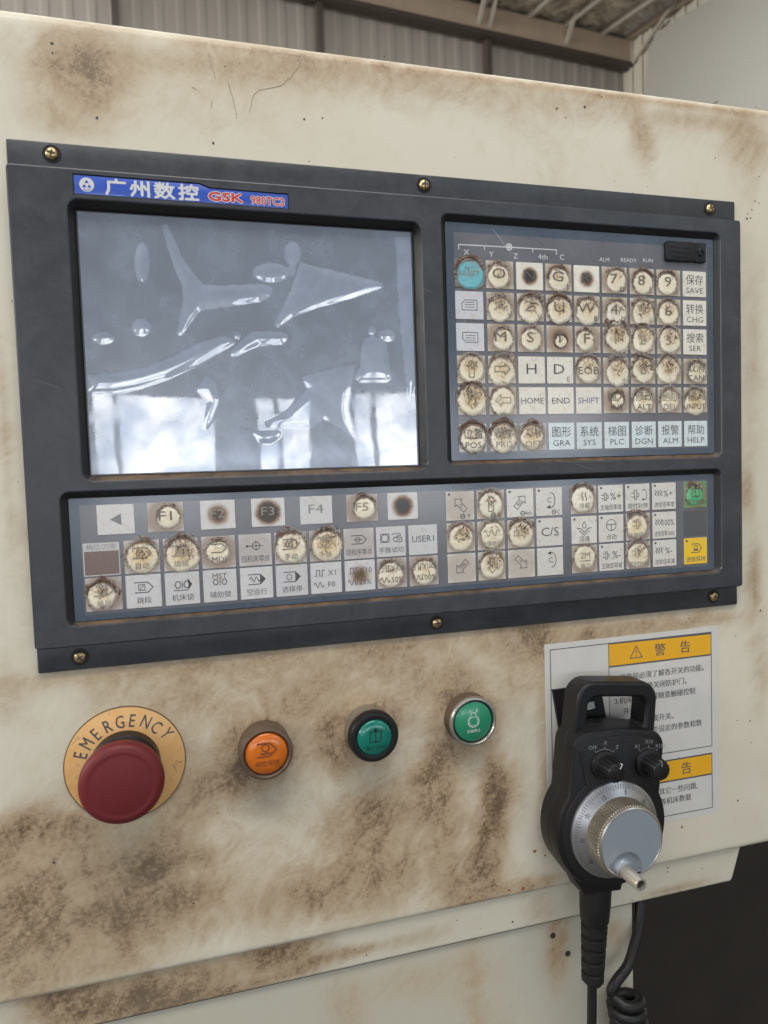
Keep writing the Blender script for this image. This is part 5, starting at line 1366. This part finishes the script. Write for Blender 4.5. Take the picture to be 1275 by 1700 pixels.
# dial with its hundred divisions
dial = MB().lathe([(28.6, 30.6), (28.4, 32.4), (27.6, 33.0), (21.4, 35.4), (20.8, 36.0)], 96).build('dial_ring', ALU, pe, smooth=35)
tk = MB()
def onc(r): return 33.0 + (27.6 - r) / 6.2 * 2.4 + .06
for i in range(100):
    a = math.radians(90 - 8 + i * 3.6); ln = 4.0 if i % 10 == 0 else (3.1 if i % 5 == 0 else 2.2)
    c, s = math.cos(a), math.sin(a); r0, r1 = 27.3, 27.3 - ln; hwid = .16
    tk.add([(r0 * c - hwid * s, r0 * s + hwid * c, onc(r0)), (r0 * c + hwid * s, r0 * s - hwid * c, onc(r0)), (r1 * c + hwid * s, r1 * s - hwid * c, onc(r1)), (r1 * c - hwid * s, r1 * s + hwid * c, onc(r1))], [(0, 1, 2, 3)])
for i in range(10):
    a = math.radians(90 - 8 + i * 36); vs_, fs_, ext = text_mesh(str(i * 10))
    c, s = math.cos(a), math.sin(a); out = []
    for x, y in vs_:
        lx, ly = x * 3.4, y * 3.2 + 22.9
        out.append((ly * c + lx * s, ly * s - lx * c, onc(ly) + .05))
    tk.add(out, fs_)
tk.build('dial_marks', INK, dial)
# knurled hand wheel with crank
kn = MB(); n = 240; ring0 = []; prof = [(20.9, 35.8, 0), (20.9, 37.0, 1), (20.6, 46.6, 1), (20.2, 47.4, 0), (19.6, 47.8, 0)]
rings = []
for r, z, kq in prof:
    rings.append([((r + (.55 if (i % 3) == 0 else -.15) * kq) * math.cos(2 * math.pi * i / n), (r + (.55 if (i % 3) == 0 else -.15) * kq) * math.sin(2 * math.pi * i / n), z) for i in range(n)])
kn.loft(rings, 0, False, False)
wheel = kn.build('hand_wheel', KNURL, pe, smooth=25)
MB().lathe([(20.3, 47.2), (20.25, 48.0), (19.4, 48.5), (18.9, 48.2)], 96, cap1=False).build('bright_rim', STEEL, wheel, smooth=40)
CX, CY = -2.2, -16.0
fc = MB(); nr, na = 46, 120; fc.v.append((0, 0, 48.25)); 
for i in range(1, nr + 1):
    for j in range(na):
        r = 19.2 * i / nr; a = 2 * math.pi * j / na; x, y = r * math.cos(a), r * math.sin(a)
        d = math.hypot(x - CX, y - CY)
        sm_ = lambda e0, e1, t: (lambda q: q * q * (3 - 2 * q))(min(1, max(0, (t - e0) / (e1 - e0))))
        zz = 48.25 - 2.3 * (1 - sm_(9.4, 11.0, d)) + 1.6 * (1 - sm_(4.6, 6.2, d))
        fc.v.append((x, y, zz))
for j in range(na):
    fc.f.append((0, 1 + j, 1 + (j + 1) % na)); fc.m.append(0)
    for i in range(nr - 1):
        a0 = 1 + i * na; b0 = a0 + na; j2 = (j + 1) % na
        fc.f.append((a0 + j, b0 + j, b0 + j2, a0 + j2)); fc.m.append(0)
fc.build('wheel_cap', ALU_FACE, wheel, smooth=50)
MB().lathe([(4.2, 46.0), (3.9, 48.6), (3.7, 61.2), (3.4, 61.9), (2.5, 61.9), (2.4, 59.6)], 36, CX, CY).build('crank_pin', simple('worn_crank_metal', (.52, .49, .43), .34, metal=.7, wear=.2, wscale=220), wheel, smooth=40)
MB().lathe([(2.35, 59.7), (1.4, 59.9), (1.2, 60.6), (.4, 60.7)], 20, CX, CY).build('pin_screw', simple('dark_screw', (.06, .055, .05), .4, metal=.6), wheel, smooth=40)
# carrying handle
ho = [(-27.5, 44), (27.5, 44)] + [(27.0 - 11 + 11 * math.cos(math.radians(t)), 73.5 + 11 * math.sin(math.radians(t))) for t in np.linspace(0, 90, 8)] + [(-27 + 11 + 11 * math.cos(math.radians(t)), 73.5 + 11 * math.sin(math.radians(t))) for t in np.linspace(90, 180, 8)]
hi = [(-19.5, 57), (20, 57)] + [(20.0 - 6 + 6 * math.cos(math.radians(t)), 69.5 + 6 * math.sin(math.radians(t))) for t in np.linspace(0, 90, 6)] + [(-19.5 + 6 + 6 * math.cos(math.radians(t)), 69.5 + 6 * math.sin(math.radians(t))) for t in np.linspace(90, 180, 6)]
hd_ = MB(); hd_.holed(ho, [hi], 25.0); hd_.holed(ho, [hi], 9.0)
hd_.f = [tuple(f) for f in hd_.f]
nf = len(hd_.f) // 2; hd_.f = hd_.f[:nf] + [tuple(reversed(f)) for f in hd_.f[nf:]]
hd_.loft([[(x, y, 9.0) for x, y in ho], [(x, y, 25.0) for x, y in ho]], 0, False, False)
hd_.loft([[(x, y, 25.0) for x, y in hi], [(x, y, 9.0) for x, y in hi]], 0, False, False)
hob = hd_.build('handle', BLACK, pe)
bmx = bmesh.new(); bmx.from_mesh(hob.data); bmesh.ops.remove_doubles(bmx, verts=bmx.verts, dist=1e-6); bmx.to_mesh(hob.data); bmx.free()
hob.data.shade_smooth(); hob.data.set_sharp_from_angle(angle=math.radians(35))
b_ = hob.modifiers.new('bevel', 'BEVEL'); b_.width = 1.8 * MM; b_.segments = 3; b_.limit_method = 'ANGLE'; b_.angle_limit = math.radians(50)

# strain relief and straight cable (hang plumb: turn the pendant's tilt back out)
def pl_(u, v, w):
    dx, dy = u - 305.5, 376.5 - v
    c, s = math.cos(TURN), math.sin(TURN)
    return (dx * c - dy * s, dx * s + dy * c, w)
bp = []; br = []
for v, r in ((417, 9.4), (421, 9.5), (430, 9.2), (439, 8.6)): bp.append(pl_(302.2 - (v - 417) * .055, v, 16)); br.append(r)
v = 441
for k in range(5):
    base = 7.9 - .28 * k
    for dv, dr in ((0, -1.0), (1.0, -1.0), (1.5, 0), (6.0, -.1), (6.6, -1.0)):
        bp.append(pl_(302.2 - (v + dv - 417) * .055, v + dv, 16)); br.append(base + dr)
    v += 7.4
bp.append(pl_(298.6, v + .6, 16)); br.append(5.4)
MB().tube(bp, br, 28).build('strain_relief', RUBBER, pe, smooth=40)
MB().tube([pl_(298.7 - (q - 476) * .03, q, 16) for q in np.linspace(474, 760, 30)], 2.9, 16).build('cable', RUBBER, pe, smooth=60)

# ================================================================== coiled cable beside the pendant
cc = mount('coiled_cable', 340, 450, 0, label='black coiled cable hanging from under the cabinet edge by the pendant', cat='cable')
path = [(351.8, 440, -14), (351.2, 449, -11), (350.2, 457.1, -8), (346.2, 466, -4), (340.1, 473.7, 0), (332, 483.8, 4), (321.9, 488.4, 7.5), (317.6, 493.2, 8), (317.4, 497.6, 8)]
P_ = [(u - 340, 450 - v, w) for u, v, w in path]
def catmull(P, n=6):
    out = []
    for i in range(len(P) - 1):
        p0, p1, p2, p3 = [Vector(P[max(0, min(len(P) - 1, k))]) for k in (i - 1, i, i + 1, i + 2)]
        for j in range(n):
            t = j / n
            out.append(0.5 * ((2 * p1) + (p2 - p0) * t + (2 * p0 - 5 * p1 + 4 * p2 - p3) * t * t + (3 * p1 - p0 - 3 * p2 + p3) * t ** 3))
    out.append(Vector(P[-1])); return [tuple(q) for q in out]
pts = catmull(P_)
turns = 30; np_ = turns * 20
for i in range(3, np_):
    t = i / 20; a = math.pi + 2 * math.pi * t; rr = 9.0
    ax = 326.6 + t * 1.05; av = 499.5 + t * 7.2
    pts.append((ax - 340 + rr * math.cos(a) , 450 - av + 0.6 * math.sin(a * .5), 8 - rr * math.sin(a) * .95))
MB().tube(pts, 3.35, 12).build('coil', RUBBER, cc, smooth=60)
